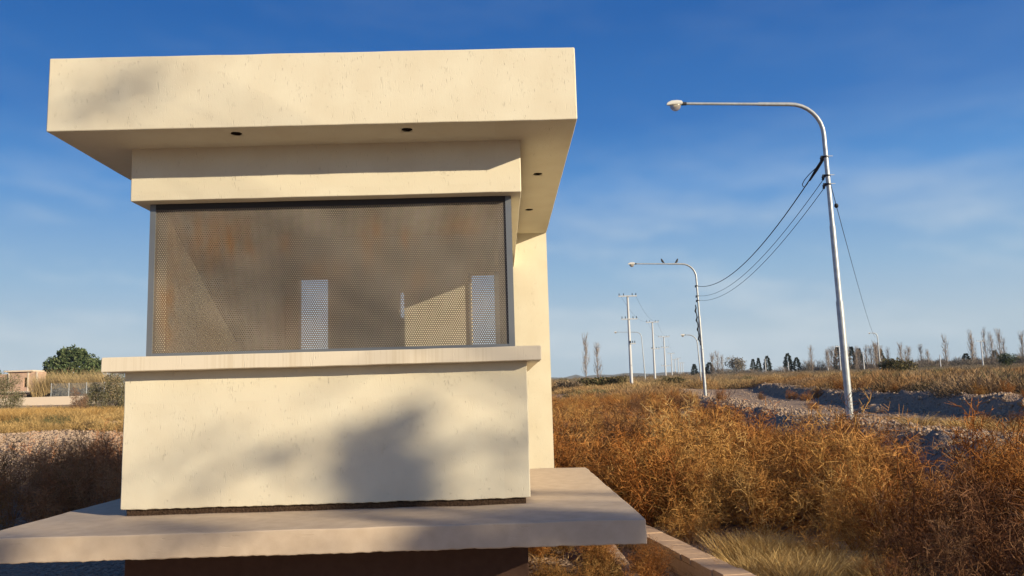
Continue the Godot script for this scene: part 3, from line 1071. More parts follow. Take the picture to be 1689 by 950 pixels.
func build_far_plants():
	rng.seed = 501
	var sc := [scrub(401, 1100, 1.5, 1.0, 0.011), scrub(402, 1100, 1.7, 1.15, 0.012), scrub(403, 900, 1.3, 1.4, 0.012)]
	var xf := [[], [], []]
	var cl := [[], [], []]
	var warm := Color(0.36, 0.20, 0.085)
	var tan := Color(0.47, 0.32, 0.15)
	var grey := Color(0.25, 0.205, 0.145)
	for i in 15000:
		var a := rng.randf_range(-0.62, 0.62)
		var d := 40.0 * pow(13.0, rng.randf())
		var x := sin(a) * d
		var z := -cos(a) * d
		if x > -0.45 * d and x < 0.0 and rng.randf() < 0.35: continue
		if x < 0.0 and d < lerpf(26.0, 52.0, ss(0.3, 0.45, -x / d)): continue
		if x > 0.0:
			var e := bank_edge(z)
			if -z < 90.0 and x > e - 1.0 and x < ridge_line(z) + 2.2: continue
			if -z < 62.0 and x < e: continue
		else:
			if d < 75.0 and nz.get_noise_2d(x * 0.5, z * 0.5) < 0.12: continue
			if d > 120.0 and d < 190.0: continue
		if nz.get_noise_2d(x * 0.25 + 90, z * 0.25) < -0.28: continue
		var s := rng.randf_range(0.6, 1.2) * (1.0 + 0.25 * ss(100, 400, d))
		if x < 0.0: s *= 0.75
		var k := rng.randi() % 3
		var m := nz.get_noise_2d(x * 0.18, z * 0.18) + rng.randf_range(-0.25, 0.25)
		var col := warm.lerp(tan, ss(-0.25, 0.25, m))
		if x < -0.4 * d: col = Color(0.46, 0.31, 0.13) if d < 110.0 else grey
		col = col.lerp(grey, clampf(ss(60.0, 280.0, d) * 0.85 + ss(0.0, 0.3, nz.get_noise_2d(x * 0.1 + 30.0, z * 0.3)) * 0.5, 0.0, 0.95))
		if rng.randf() < 0.06: col = Color(0.14, 0.14, 0.07)
		col = col * rng.randf_range(0.8, 1.15)
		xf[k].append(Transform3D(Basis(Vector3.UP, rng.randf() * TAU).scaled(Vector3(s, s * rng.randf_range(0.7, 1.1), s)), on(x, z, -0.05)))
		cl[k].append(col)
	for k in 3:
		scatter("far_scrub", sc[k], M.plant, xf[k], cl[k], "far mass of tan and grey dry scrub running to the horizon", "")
	# grove of bare brushwood along the right horizon
	var grove := [scrub(411, 800, 4.0, 8.0, 0.06), scrub(412, 800, 3.4, 9.5, 0.06)]
	var gxf := [[], []]
	var gcl := [[], []]
	for i in 520:
		var x := rng.randf_range(60.0, 285.0)
		var z := -rng.randf_range(330.0, 470.0)
		if nz.get_noise_2d(x * 0.4, 3.0) < -0.15 and x < 190.0: continue
		if x < 120.0 and rng.randf() < 0.6: continue
		var tall: float = 0.45 + 0.4 * exp(-pow((x - 158.0) / 24.0, 2)) + 0.25 * ss(185.0, 215.0, x)
		var s := rng.randf_range(0.6, 1.25) * tall
		gxf[i % 2].append(Transform3D(Basis(Vector3.UP, rng.randf() * TAU).scaled(Vector3(0.9, s, 0.9)), on(x, z, -0.2)))
		gcl[i % 2].append(Color(0.27, 0.215, 0.165).lerp(Color(0.20, 0.17, 0.13), rng.randf()) * rng.randf_range(0.8, 1.15))
	for k in 2: scatter("distant_grove", grove[k], M.plant, gxf[k], gcl[k], "hazy grey brown belt of bare trees and brushwood along the right horizon", "")
	# bare poplars
	var pm := [poplar_mesh(1, 15, 5.0, 85), poplar_mesh(2, 15, 5.6, 95), poplar_mesh(3, 15, 4.6, 70)]
	var pops := [[33.9, -330, 26.3, "taller of the two bare poplars standing by the booth's back pier"], [38.6, -330, 22.0, "shorter of the two bare poplars standing by the booth's back pier"]]
	for q in [[135.4, 20.1], [139.0, 17.5], [145.8, 19.0], [149.5, 17.0], [153.1, 20.4], [157.8, 19.2], [161.0, 21.0], [164.5, 20.2], [168.0, 19.0], [173.0, 17.0], [178.0, 16.0], [182.3, 18.8], [190.1, 23.0], [196.1, 23.6], [199.5, 19.0]]:
		pops.append([q[0], -350 + rng.randf_range(-12, 12), q[1], "bare grey poplar in the far row on the right horizon"])
	for q in [[142.5, 17.8], [147.6, 19.4], [151.2, 18.4], [155.4, 19.0], [159.3, 18.4], [162.6, 19.2], [166.2, 18.0], [170.4, 19.6], [175.6, 18.0]]:
		pops.append([q[0], -356 + rng.randf_range(-9, 9), q[1], "thin bare grey tree in the loose grove behind the nearest lamp post"])
	for q in [[207.9, 25.4], [210.8, 23.2], [214.1, 24.4], [216.0, 20.5]]:
		pops.append([q[0], -350, q[1], "tall bare poplar in the clump at the far right"])
	pops.append([223.8, -350, 23.4, "bare poplar cut by the right edge of the photo"])
	for q in [[103.0, 15.5], [105.5, 17.0], [107.6, 14.5]]:
		pops.append([q[0], -400, q[1] + 4.0, "faint bare poplar behind the second lamp post"])
	for i in pops.size():
		var q = pops[i]
		var o := thing("poplar_tree", q[3], "tree", on(q[0], q[1]), rng.randf() * TAU, "bare poplars on the horizon")
		var hh: float = q[2] - o.position.y
		var br := part("branches", pm[i % 3], M.plant, o)
		var wd := 1.0 if hh < 12.0 else 1.25
		br.scale = Vector3(wd, hh / 15.0, wd)
		var mb := MB.new()
		mb.tube([Vector3(0, -0.5, 0), Vector3(0, hh * 0.5, 0), Vector3(0, hh * 0.97, 0)], [0.2, 0.12, 0.02], 5)
		part("trunk", mb.mesh(), mat(Color(0.17, 0.13, 0.10)), o)
	# dark evergreens on the skyline
	var cm := [conifer_mesh(1, 5, 3.0, 600, 0.35), conifer_mesh(2, 5, 3.0, 600, 0.9), conifer_mesh(3, 5, 3.0, 550, 0.6)]
	for q in [[129.0, -420, 16.2, 4.0], [131.8, -420, 16.7, 3.6], [136.3, -420, 17.6, 4.6], [147.0, -420, 18.6, 5.4], [151.4, -420, 16.4, 4.6], [166.6, -405, 20.3, 5.6], [173.6, -405, 20.4, 5.4], [177.2, -405, 19.4, 5.8], [188.0, -405, 18.6, 5.4], [101.0, -430, 14.8, 5.0], [109.0, -430, 15.5, 6.0], [222.0, -390, 15.0, 6.0], [236.0, -390, 16.0, 5.5]]:
		var o := thing("evergreen_tree", "small dark evergreen tree on the skyline among the bare poplars", "tree", on(q[0], q[1]), rng.randf() * TAU, "dark evergreens on the skyline")
		var cr := part("crown", cm[rng.randi() % 3], M.leaf, o)
		cr.scale = Vector3(q[3] / 3.0, (q[2] - o.position.y) / 5.0, q[3] / 3.0)
		var mb := MB.new()
		mb.tube([Vector3(0, -0.5, 0), Vector3(0, 2.0, 0)], [0.25, 0.15], 5)
		part("trunk", mb.mesh(), mat(Color(0.10, 0.07, 0.05)), o)
	# single shrubs that stand out in the field
	var olive := [Color(0.10, 0.095, 0.045), Color(0.14, 0.12, 0.06), Color(0.19, 0.14, 0.075)]
	var green := [Color(0.045, 0.06, 0.03), Color(0.065, 0.085, 0.04), Color(0.09, 0.105, 0.05)]
	var shrubs := [
		[58.3, -120, 5.4, 2.6, olive, "wide olive brown shrub in the field right of the nearest lamp post"],
		[124.3, -200, 8.3, 2.6, green, "dark green round bush near the right edge of the field"],
		[120.5, -420, 17.8, 6.0, [Color(0.20, 0.17, 0.13), Color(0.26, 0.22, 0.17)], "pale leafless round tree on the skyline right of the second lamp post"],
		[20.5, -98, 3.3, 1.6, olive, "dull green shrub between the power poles"],
		[11.5, -105, 3.5, 2.4, olive, "dark brown shrub in the scrub left of the first power pole"],
		[8.0, -100, 3.2, 1.8, [Color(0.2, 0.15, 0.1), Color(0.26, 0.19, 0.12)], "grey brown shrub just right of the booth's pier"],
		[14.2, -104, 3.6, 1.8, olive, "olive shrub close to the foot of the first power pole"]]
	for q in shrubs:
		var o := thing("shrub", q[5], "shrub", on(q[0], q[1]))
		var hh: float = q[2] - o.position.y
		var w: float = q[3]
		var lobes := []
		for k in 7:
			lobes.append([Vector3(rng.randf_range(-0.6, 0.6) * w, hh * rng.randf_range(0.4, 0.75), rng.randf_range(-0.6, 0.6) * w), Vector3(w * 0.5, hh * 0.32, w * 0.5), 1.0])
		part("crown", crown(600 + int(q[0]), lobes, 260, w * 0.055, q[4]), M.leaf, o)
		var paths := []
		for k in 5:
			var l: Vector3 = lobes[k][0]
			paths.append([[Vector3(0, -0.2, 0), l * 0.5, l], [w * 0.04, w * 0.03, w * 0.01]])
		part("stems", limb_mesh(paths), mat(Color(0.12, 0.085, 0.055)), o)

func build_left_side():
	rng.seed = 801
	# big leafy tree
	var gr := [Color(0.040, 0.062, 0.030), Color(0.068, 0.098, 0.042), Color(0.10, 0.132, 0.058), Color(0.135, 0.16, 0.075)]
	var o := thing("broadleaf_tree", "big round dark green tree behind the reeds left of the booth", "tree", on(-111.5, -215))
	var b := o.position.y
	var top := 17.6 - b
	var lobes := [[Vector3(0, top * 0.78, 0), Vector3(3.6, top * 0.20, 3.6), 1.4], [Vector3(-3.4, top * 0.62, 1), Vector3(3.0, top * 0.20, 3.0), 1.2], [Vector3(3.6, top * 0.66, 0), Vector3(3.4, top * 0.19, 3.0), 1.2], [Vector3(-6.0, top * 0.42, 0), Vector3(2.4, top * 0.16, 2.4), 0.8], [Vector3(5.8, top * 0.48, 1), Vector3(3.0, top * 0.2, 3), 1.0], [Vector3(0.5, top * 0.5, 2), Vector3(4.5, top * 0.22, 3.0), 1.4], [Vector3(-2.2, top * 0.84, -1), Vector3(2.0, top * 0.12, 2.0), 0.6], [Vector3(2.4, top * 0.84, 1), Vector3(2.0, top * 0.11, 2.0), 0.6], [Vector3(-3, top * 0.35, 2), Vector3(3.5, top * 0.16, 2.5), 0.9], [Vector3(7.4, top * 0.62, 0), Vector3(1.6, top * 0.10, 1.6), 0.4]]
	part("crown", crown(701, lobes, 1500, 0.30, gr), M.leaf, o)
	var paths := []
	for l in lobes:
		var e: Vector3 = l[0]
		paths.append([[Vector3(0, -0.5, 0), Vector3(e.x * 0.15, top * 0.25, e.z * 0.2), e * 0.75, e], [0.5, 0.4, 0.2, 0.06]])
	part("trunk", limb_mesh(paths), mat(Color(0.10, 0.075, 0.055)), o)
	# house
	var h := thing("brick_house", "pink brick two storey house with flat roof at the far left edge", "house", on(-117.0, -200))
	var y0 := h.position.y
	var ytop := 10.85 - y0
	var mb := MB.new()
	mb.box(Vector3(-9.0, -0.5, -5.0), Vector3(5.6, 2.6, 1.2))
	part("ground_floor_wall", mb.mesh(), M.pink, h)
	mb = MB.new()
	holed_wall(mb, -1.6, 5.2, 2.95, ytop - 0.35, 0.0, -4.0, [[2.0, 2.9, 3.9, 6.2]])
	var up := part("upper_wall", mb.mesh(), M.pink, h)
	mb = MB.new()
	mb.box(Vector3(2.0, 3.9, -0.6), Vector3(2.9, 6.2, -0.5))
	part("window", mb.mesh(), M.dark, up)
	for x in [-1.7, 2.95, 5.0]:
		mb = MB.new()
		mb.box(Vector3(x, 2.95, -0.1), Vector3(x + 0.35, ytop - 0.35, 0.12))
		part("pillar", mb.mesh(), M.pale, h)
	mb = MB.new()
	mb.box(Vector3(-9.6, 2.6, -5.4), Vector3(6.8, 2.95, 1.9))
	part("floor_slab", mb.mesh(), M.pale, h)
	mb = MB.new()
	mb.box(Vector3(-2.4, ytop - 0.35, -4.6), Vector3(4.4, ytop, 0.6))
	part("roof", mb.mesh(), M.pale, h)
	mb = MB.new()
	mb.box(Vector3(-9.0, 2.95, -4.8), Vector3(-1.72, ytop - 0.8, -0.2))
	part("side_wing", mb.mesh(), M.pink, h)
	for q in [[1.4, 2.8], [3.6, 5.0]]:
		mb = MB.new()
		mb.box(Vector3(q[0], 0.9, 1.16), Vector3(q[1], 2.2, 1.21))
		part("window", mb.mesh(), M.dark, h)
	# long low plastered wall
	var w := thing("boundary_wall", "long low pinkish plastered wall in front of the house and fence", "wall", on(-90.5, -165))
	mb = MB.new()
	mb.box(Vector3(-22, -1.0, -0.1), Vector3(9.3, 3.87 - w.position.y, 0.1))
	part("wall_panel", mb.mesh(), M.pale, w)
	mb = MB.new()
	mb.box(Vector3(9.3, -1.0, -0.3), Vector3(9.75, 3.95 - w.position.y, 0.25))
	part("end_pillar", mb.mesh(), M.pale, w)
	# wire fence with white posts
	var f := thing("wire_fence", "grey wire mesh fence with white posts on top of the low wall", "fence", on(-94.0, -172))
	var fy := f.position.y
	for k in range(2, 7):
		mb = MB.new()
		mb.tube([Vector3(-6.4 + k * 3.63, -0.5, 0), Vector3(-6.4 + k * 3.63, 6.75 - fy, 0)], [0.07, 0.055], 6)
		part("post", mb.mesh(), M.galv, f)
	mb = MB.new()
	var fl := -6.4 + 2 * 3.63
	var fr := -6.4 + 6 * 3.63
	for k in 13:
		var y := lerpf(0.2, 6.6 - fy, k / 12.0)
		mb.tube([Vector3(fl, y, 0), Vector3(fr, y, 0)], [0.012, 0.012], 3)
	for k in 110:
		var x := lerpf(fl, fr, k / 109.0)
		mb.tube([Vector3(x, 0.1, 0), Vector3(x, 6.6 - fy, 0)], [0.012, 0.012], 3)
	part("wire_mesh", mb.mesh(), M.galv, f)
	# reeds
	var rd := [Color(0.50, 0.37, 0.19), Color(0.42, 0.31, 0.16), Color(0.34, 0.26, 0.13)]
	var rm := [grass(901, 260, 1.6, 7.0, rd, 0.055), grass(902, 260, 1.6, 7.0, rd, 0.055)]
	var rx := [[], []]
	for i in 46:
		var x := rng.randf_range(-105.5, -88.5)
		rx[i % 2].append(Transform3D(Basis(Vector3.UP, rng.randf() * TAU).scaled(Vector3(0.6, rng.randf_range(0.95, 1.25), 0.6)), on(x, -190 + rng.randf_range(-2, 2), 0.3)))
	for k in 2: scatter("reeds", rm[k], M.plant, rx[k], [], "tall straw coloured reeds under the big green tree", "")
	# grey bushes behind the wire fence
	var gy := [Color(0.13, 0.12, 0.10), Color(0.18, 0.16, 0.13)]
	# shrubs close to the wall
	var ol := [Color(0.115, 0.115, 0.06), Color(0.16, 0.155, 0.085), Color(0.20, 0.175, 0.105), Color(0.24, 0.19, 0.125)]
	for q in [[-53.2, -90, 5.6, 1.9, ol, "olive green feathery bush at the left edge in front of the house", 0.028],
			[-36.4, -75, 4.6, 1.5, ol, "olive bush beside the end of the low wall left of the booth", 0.028],
			[-34.4, -75, 5.5, 1.7, ol, "tall brownish green bush close behind the booth's left side", 0.028],
			[-37.4, -74, 3.4, 1.0, [Color(0.20, 0.12, 0.08), Color(0.27, 0.17, 0.11)], "low reddish brown bush in front of the olive bushes", 0.03],
			[-98.0, -186, 6.2, 3.0, gy, "grey leafless bush behind the wire fence left part", 0.04],
			[-92.0, -186, 6.0, 3.0, gy, "grey leafless bush behind the wire fence right part", 0.04],
			[-131.5, -215, 13.5, 2.2, gr, "dark tree top cut by the left edge above the house", 0.08]]:
		var t := thing("bush", q[5], "bush", on(q[0], q[1]))
		var hh: float = q[2] - t.position.y
		var ww: float = q[3]
		var lb := []
		for k in 9:
			lb.append([Vector3(rng.randf_range(-0.65, 0.65) * ww, hh * rng.randf_range(0.2, 0.8), rng.randf_range(-0.5, 0.5) * ww), Vector3(ww * 0.45, hh * 0.24, ww * 0.45), 1.0])
		part("crown", crown(650 + int(-q[0]), lb, 750, ww * q[6], q[4]), M.leaf, t)
		var ps := []
		for k in 6:
			var l: Vector3 = lb[k][0]
			ps.append([[Vector3(0, -0.2, 0), l * 0.5, l], [ww * 0.035, ww * 0.025, ww * 0.01]])
		part("stems", limb_mesh(ps), mat(Color(0.12, 0.085, 0.06)), t)
	# golden grass strip
	var gold := [Color(0.42, 0.265, 0.10), Color(0.36, 0.21, 0.07), Color(0.47, 0.32, 0.14)]
	var gm := [grass(911, 200, 0.8, 1.1, gold, 0.014), grass(912, 200, 0.8, 1.1, gold, 0.014)]
	var gx := [[], []]
	for i in 900:
		var x := rng.randf_range(-54.0, -31.5)
		var z := rng.randf_range(-78.0, -60.0)
		if x > -36.0 and rng.randf() < (x + 36.0) / 4.5: continue
		gx[i % 2].append(Transform3D(Basis(Vector3.UP, rng.randf() * TAU).scaled(Vector3(1.0, rng.randf_range(0.7, 1.1), 1.0)), on(x, z)))
	for k in 2: scatter("golden_grass", gm[k], M.plant, gx[k], [], "strip of golden dry grass in front of the low wall", "")

func stone_mesh(seed_: int) -> ArrayMesh:
	var r := RandomNumberGenerator.new()
	r.seed = seed_
	var mb := MB.new(false)
	var sp := SphereMesh.new()
	sp.radial_segments = 7
	sp.rings = 4
	sp.radius = 0.5
	sp.height = 1.0
	var a := sp.get_mesh_arrays()
	var vs: PackedVector3Array = a[Mesh.ARRAY_VERTEX]
	var g := r.randf_range(0.85, 1.15)
	for p in vs:
		var k := 1.0 + nz.get_noise_3dv(p * 90.0 + Vector3(seed_ * 31, 0, 0)) * 0.7
		mb.vert(p * k * Vector3(1, 0.65, 0.85), Vector3.UP, Color(0.37 * g, 0.275 * g, 0.20 * g))
	mb.ix = a[Mesh.ARRAY_INDEX]
	return mb.mesh()

func build_stones():
	rng.seed = 901
	var sm := [stone_mesh(1), stone_mesh(2), stone_mesh(3), stone_mesh(4)]
	var xf := [[], [], [], []]
	for i in 9000:
		var z := -rng.randf_range(14.0, 85.0)
		var x := 0.0
		var m := rng.randf()
		if m < 0.35: x = bank_edge(z) + rng.randfn(0.2, 0.7)
		elif m < 0.75: x = ridge_line(z) + absf(rng.randfn(0.0, 1.6)) - 0.3
		else: x = rng.randf_range(bank_edge(z), ridge_line(z) + 8.0)
		var s := 0.04 + absf(rng.randfn(0.0, 0.06))
		xf[i % 4].append(Transform3D(Basis.from_euler(Vector3(rng.randf() * 0.6, rng.randf() * TAU, rng.randf() * 0.6)).scaled(Vector3(s, s, s)), on(x, z, s * 0.12)))
	for i in 20000:      # stony flat left of the booth
		var z := -rng.randf_range(9.0, 62.0)
		var x := -rng.randf_range(0.25, 0.75) * -z
		var s := (0.02 + absf(rng.randfn(0.0, 0.028))) * (1.0 + ss(18.0, 45.0, -z) * 1.6)
		xf[i % 4].append(Transform3D(Basis.from_euler(Vector3(rng.randf() * 0.6, rng.randf() * TAU, rng.randf() * 0.6)).scaled(Vector3(s, s, s)), on(x, z, s * 0.1)))
	for k in 4: scatter("gravel", sm[k], M.stone, xf[k], [], "pinkish grey stones strewn over the bank, ridge and bare ground", "")
	for q in [[17.0, -37.5, 0.75, "biggest pale boulder at the foot of the shaded earth ridge"], [17.9, -28.2, 0.42, "pale rock at the right end of the shaded earth ridge"], [16.6, -38.2, 0.4, "small rock left of the biggest boulder by the earth ridge"], [18.8, -31.0, 0.5, "rock lying on top of the ridge toward the right edge"]]:
		var o := single("rock", sm[rng.randi() % 4], M.stone)
		o.transform = Transform3D(Basis(Vector3.UP, rng.randf() * TAU).scaled(Vector3(q[2], q[2], q[2])), on(q[0], q[1], q[2] * 0.15))
		tag(o, q[3], "rock", "rocks by the earth ridge")

func build_poles():
	# the two big lamps, and the far ones
	var p1 := on(11.24, -26.7)
	var l1 := street_lamp(p1, 11.12 - p1.y, 3.5, 1.0, -0.14, "nearest and tallest white street lamp with a long arm reaching left")
	clamp_set(l1, -0.14 / (11.12 - p1.y), [9.25 - p1.y, 8.6 - p1.y, 8.3 - p1.y])
	var p2 := on(15.55, -63.0)
	var l2 := street_lamp(p2, 11.35 - p2.y, 3.5, 1.0, -0.22, "second street lamp, thinner, with two birds on its arm")
	clamp_set(l2, -0.02, [9.6 - p2.y, 8.8 - p2.y, 8.45 - p2.y])
	var p3 := on(27.96, -160.0)
	street_lamp(p3, 13.1 - p3.y, 3.6, 1.0, -0.4, "far street lamp just right of the first power pole", false)
	var p4 := on(25.5, -105.0)
	street_lamp(p4, 8.6 - p4.y, 0.35, 0.9, -0.3, "short armed street lamp hidden close behind the second lamp post", false)
	var p5 := on(99.5, -215.0)
	street_lamp(p5, 15.1 - p5.y, 0.6, 1.7, -0.1, "small far street lamp right of the nearest post, holding the thin span wire", false)
	# birds
	for q in [[-2.55, 1.0, "left one of two small birds perched on the second lamp's arm"], [-1.42, -1.0, "right one of two small birds perched on the second lamp's arm"]]:
		var mb := MB.new()
		var s: float = q[1]
		mb.tube([Vector3(0.20 * s, 0.02, 0), Vector3(0.12 * s, 0.08, 0), Vector3(0.05 * s, 0.15, 0), Vector3(-0.01 * s, 0.22, 0), Vector3(-0.035 * s, 0.30, 0), Vector3(-0.045 * s, 0.35, 0), Vector3(-0.075 * s, 0.37, 0), Vector3(-0.10 * s, 0.375, 0), Vector3(-0.14 * s, 0.37, 0)], [0.008, 0.03, 0.075, 0.085, 0.065, 0.048, 0.046, 0.02, 0.004], 9)
		mb.tube([Vector3(0.01 * s, 0.15, 0.03), Vector3(0.0, 0.03, 0.03)], [0.01, 0.008], 4)
		mb.tube([Vector3(0.01 * s, 0.15, -0.03), Vector3(0.0, 0.03, -0.03)], [0.01, 0.008], 4)
		tag(single("bird", mb.mesh(), M.bird, Vector3(15.33 + q[0], 11.37 + (-q[0] - 1.3) * 0.03, -63.0)), q[2], "bird", "birds on the lamp arm")
	# row of T-shaped power poles
	var row := [
		[17.18, -109.0, 14.34, 0.19, "nearest and tallest concrete power pole with two crossarms", [[0.995, 1.25, 1.2, 0.07], [0.745, 1.0, 1.15, 0.06], [0.48, 0.0, 0.75, 0.06]]],
		[31.5, -169.0, 15.77, 0.2, "second concrete power pole of the row with a single top crossarm", [[0.995, 1.3, 1.3, 0.08], [0.55, 0.5, 1.2, 0.06]]],
		[49.9, -250.0, 18.0, 0.22, "third concrete power pole of the row, seen small beside the second", [[0.99, 1.7, 1.7, 0.09], [0.74, 1.0, 1.3, 0.08], [0.3, 1.2, 1.6, 0.08]]],
		[68.47, -330.0, 16.5, 0.2, "fourth power pole of the row, slightly left of a shorter one", [[0.98, 1.3, 1.3, 0.08]]],
		[84.7, -400.0, 16.6, 0.2, "fifth power pole, far along the row", [[0.98, 1.3, 1.3, 0.08]]],
		[92.7, -430.0, 18.4, 0.22, "sixth power pole, far along the row, taller than its neighbours", [[0.98, 1.4, 1.4, 0.08]]],
		[104.8, -480.0, 17.6, 0.22, "seventh power pole, far along the row", [[0.98, 1.4, 1.4, 0.08]]],
		[114.9, -520.0, 18.8, 0.22, "last power pole of the far row by the second lamp post", [[0.98, 1.4, 1.4, 0.08]]]]
	var tops := []
	for q in row:
		var g := on(q[0], q[1])
		power_pole(g, q[2] - g.y, q[3], q[4], q[5])
		tops.append(Vector3(q[0], q[2] - 0.1, q[1]))
	for q in [[115.9, -280.0, 15.0, "small power pole with a crossarm hidden behind the nearest lamp post", [[0.985, 1.4, 1.2, 0.08]]],
			[112.7, -350.0, 13.8, "short white pole left of the dark evergreens on the skyline", []],
			[133.0, -380.0, 13.0, "shortest white pole in the field left of the nearest lamp post", []],
			[139.4, -350.0, 12.8, "white pole close left of the nearest lamp post", []],
			[146.1, -330.0, 14.9, "white pole midway between the nearest lamp post and the small far lamp", []],
			[177.2, -330.0, 12.8, "white pole in the field left of the bare poplar pair", []],
			[165.0, -280.0, 15.5, "thin power pole with crossarm in front of the far right poplars", [[0.985, 1.6, 1.0, 0.08]]],
			[103.5, -215.0, 6.7, "low white marker post right of the small far lamp", []]]:
		var g := on(q[0], q[1])
		power_pole(g, q[2] - g.y, 0.2, q[3], q[4], "white poles standing in the field")
	# wires
	wire("power_cable", "thick black cable sagging between the two nearest lamp posts, uppermost", Vector3(11.05, 9.2, -26.75), Vector3(15.4, 9.55, -62.9), 1.25, 0.021, "cables between the lamp posts")
	wire("power_cable", "thin cable under the thick one between the two nearest lamp posts, middle", Vector3(11.05, 8.55, -26.75), Vector3(15.42, 8.8, -62.9), 1.1, 0.0115, "cables between the lamp posts")
	wire("power_cable", "thin lowest cable of the three between the two nearest lamp posts", Vector3(11.05, 8.25, -26.75), Vector3(15.42, 8.45, -62.9), 1.1, 0.0115, "cables between the lamp posts")
	# cable end fittings on the near post
	var ft := thing("cable_clamp", "dark dead end fitting with a loop where the thick cable meets the nearest post", "cable fitting", Vector3(11.05, 9.2, -26.75))
	var dirc := (Vector3(15.4, 9.55, -62.9) - Vector3(11.05, 9.2, -26.75)).normalized() + Vector3(0, -0.14, 0)
	var mb := MB.new()
	mb.tube([Vector3.ZERO, dirc * 0.9, dirc * 1.9], [0.05, 0.06, 0.035], 7)
	part("dead_end", mb.mesh(), M.wire, ft)
	mb = MB.new()
	mb.tube([dirc * 0.6, dirc * 0.9 + Vector3(-0.08, 0.0, 0), dirc * 1.3 + Vector3(-0.17, -0.02, 0), dirc * 1.7 + Vector3(-0.24, -0.06, 0), dirc * 2.0 + Vector3(-0.25, -0.1, 0), dirc * 2.15 + Vector3(-0.19, -0.13, 0), dirc * 2.2 + Vector3(-0.1, -0.12, 0), dirc * 2.15], [0.015, 0.015, 0.015, 0.015, 0.015, 0.015, 0.015, 0.015], 5)
	part("cable_loop", mb.mesh(), M.wire, ft)
	# span wire to the small lamp on the right with its strain insulator
	var wa := Vector3(11.2, 8.35, -26.7)
	var wb := Vector3(99.4, 14.6, -215.0)
	wire("span_wire", "thin span wire running down from the nearest post to the small far lamp", wa, wb, 2.4, 0.013)
	var sp := sag(wa, wb, 2.4, 24)
	var ins: Vector3 = wa.lerp(sp[1], 0.42)
	mb = MB.new()
	var wd: Vector3 = (sp[1] - wa).normalized()
	mb.tube([ins - wd * 0.16, ins - wd * 0.12, ins, ins + wd * 0.12, ins + wd * 0.16], [0.02, 0.07, 0.08, 0.07, 0.02], 8)
	tag(single("strain_insulator", mb.mesh(), M.wire), "small dark strain insulator on the span wire beside the nearest post", "insulator")
	# cables onward from the second post and along the T poles
	var labels := ["wire from the first to the second power pole", "wire from the second to the third power pole", "wire from the third to the fourth power pole"]
	for k in 3:
		for s in [-1.0, 1.0]:
			wire("overhead_wire", labels[k] + (", left strand" if s < 0 else ", right strand"), tops[k] + Vector3(s, 0.3, 0), tops[k + 1] + Vector3(s, 0.3, 0), 1.2, 0.012, "wires along the power poles")
	wire("lamp_cable", "dark cable leading on from the second lamp post to the lamp behind it", Vector3(15.45, 8.5, -63.1), Vector3(25.3, 7.9, -105.0), 0.8, 0.02)
	# cable riser hanging on the second post
	mb = MB.new()
	var rp := []
	var rr := []
	for k in 14:
		rp.append(Vector3(15.12 + 0.05 * sin(k * 2.1) + 0.015 * k, 8.1 - k * 0.24, -62.85 + 0.06 * cos(k * 2.1)))
		rr.append(0.035 + 0.02 * (k % 3))
	mb.tube(rp, rr, 5)
	tag(single("hanging_cable", mb.mesh(), M.wire), "dark bundle of cable hanging down beside the second lamp post", "cable")

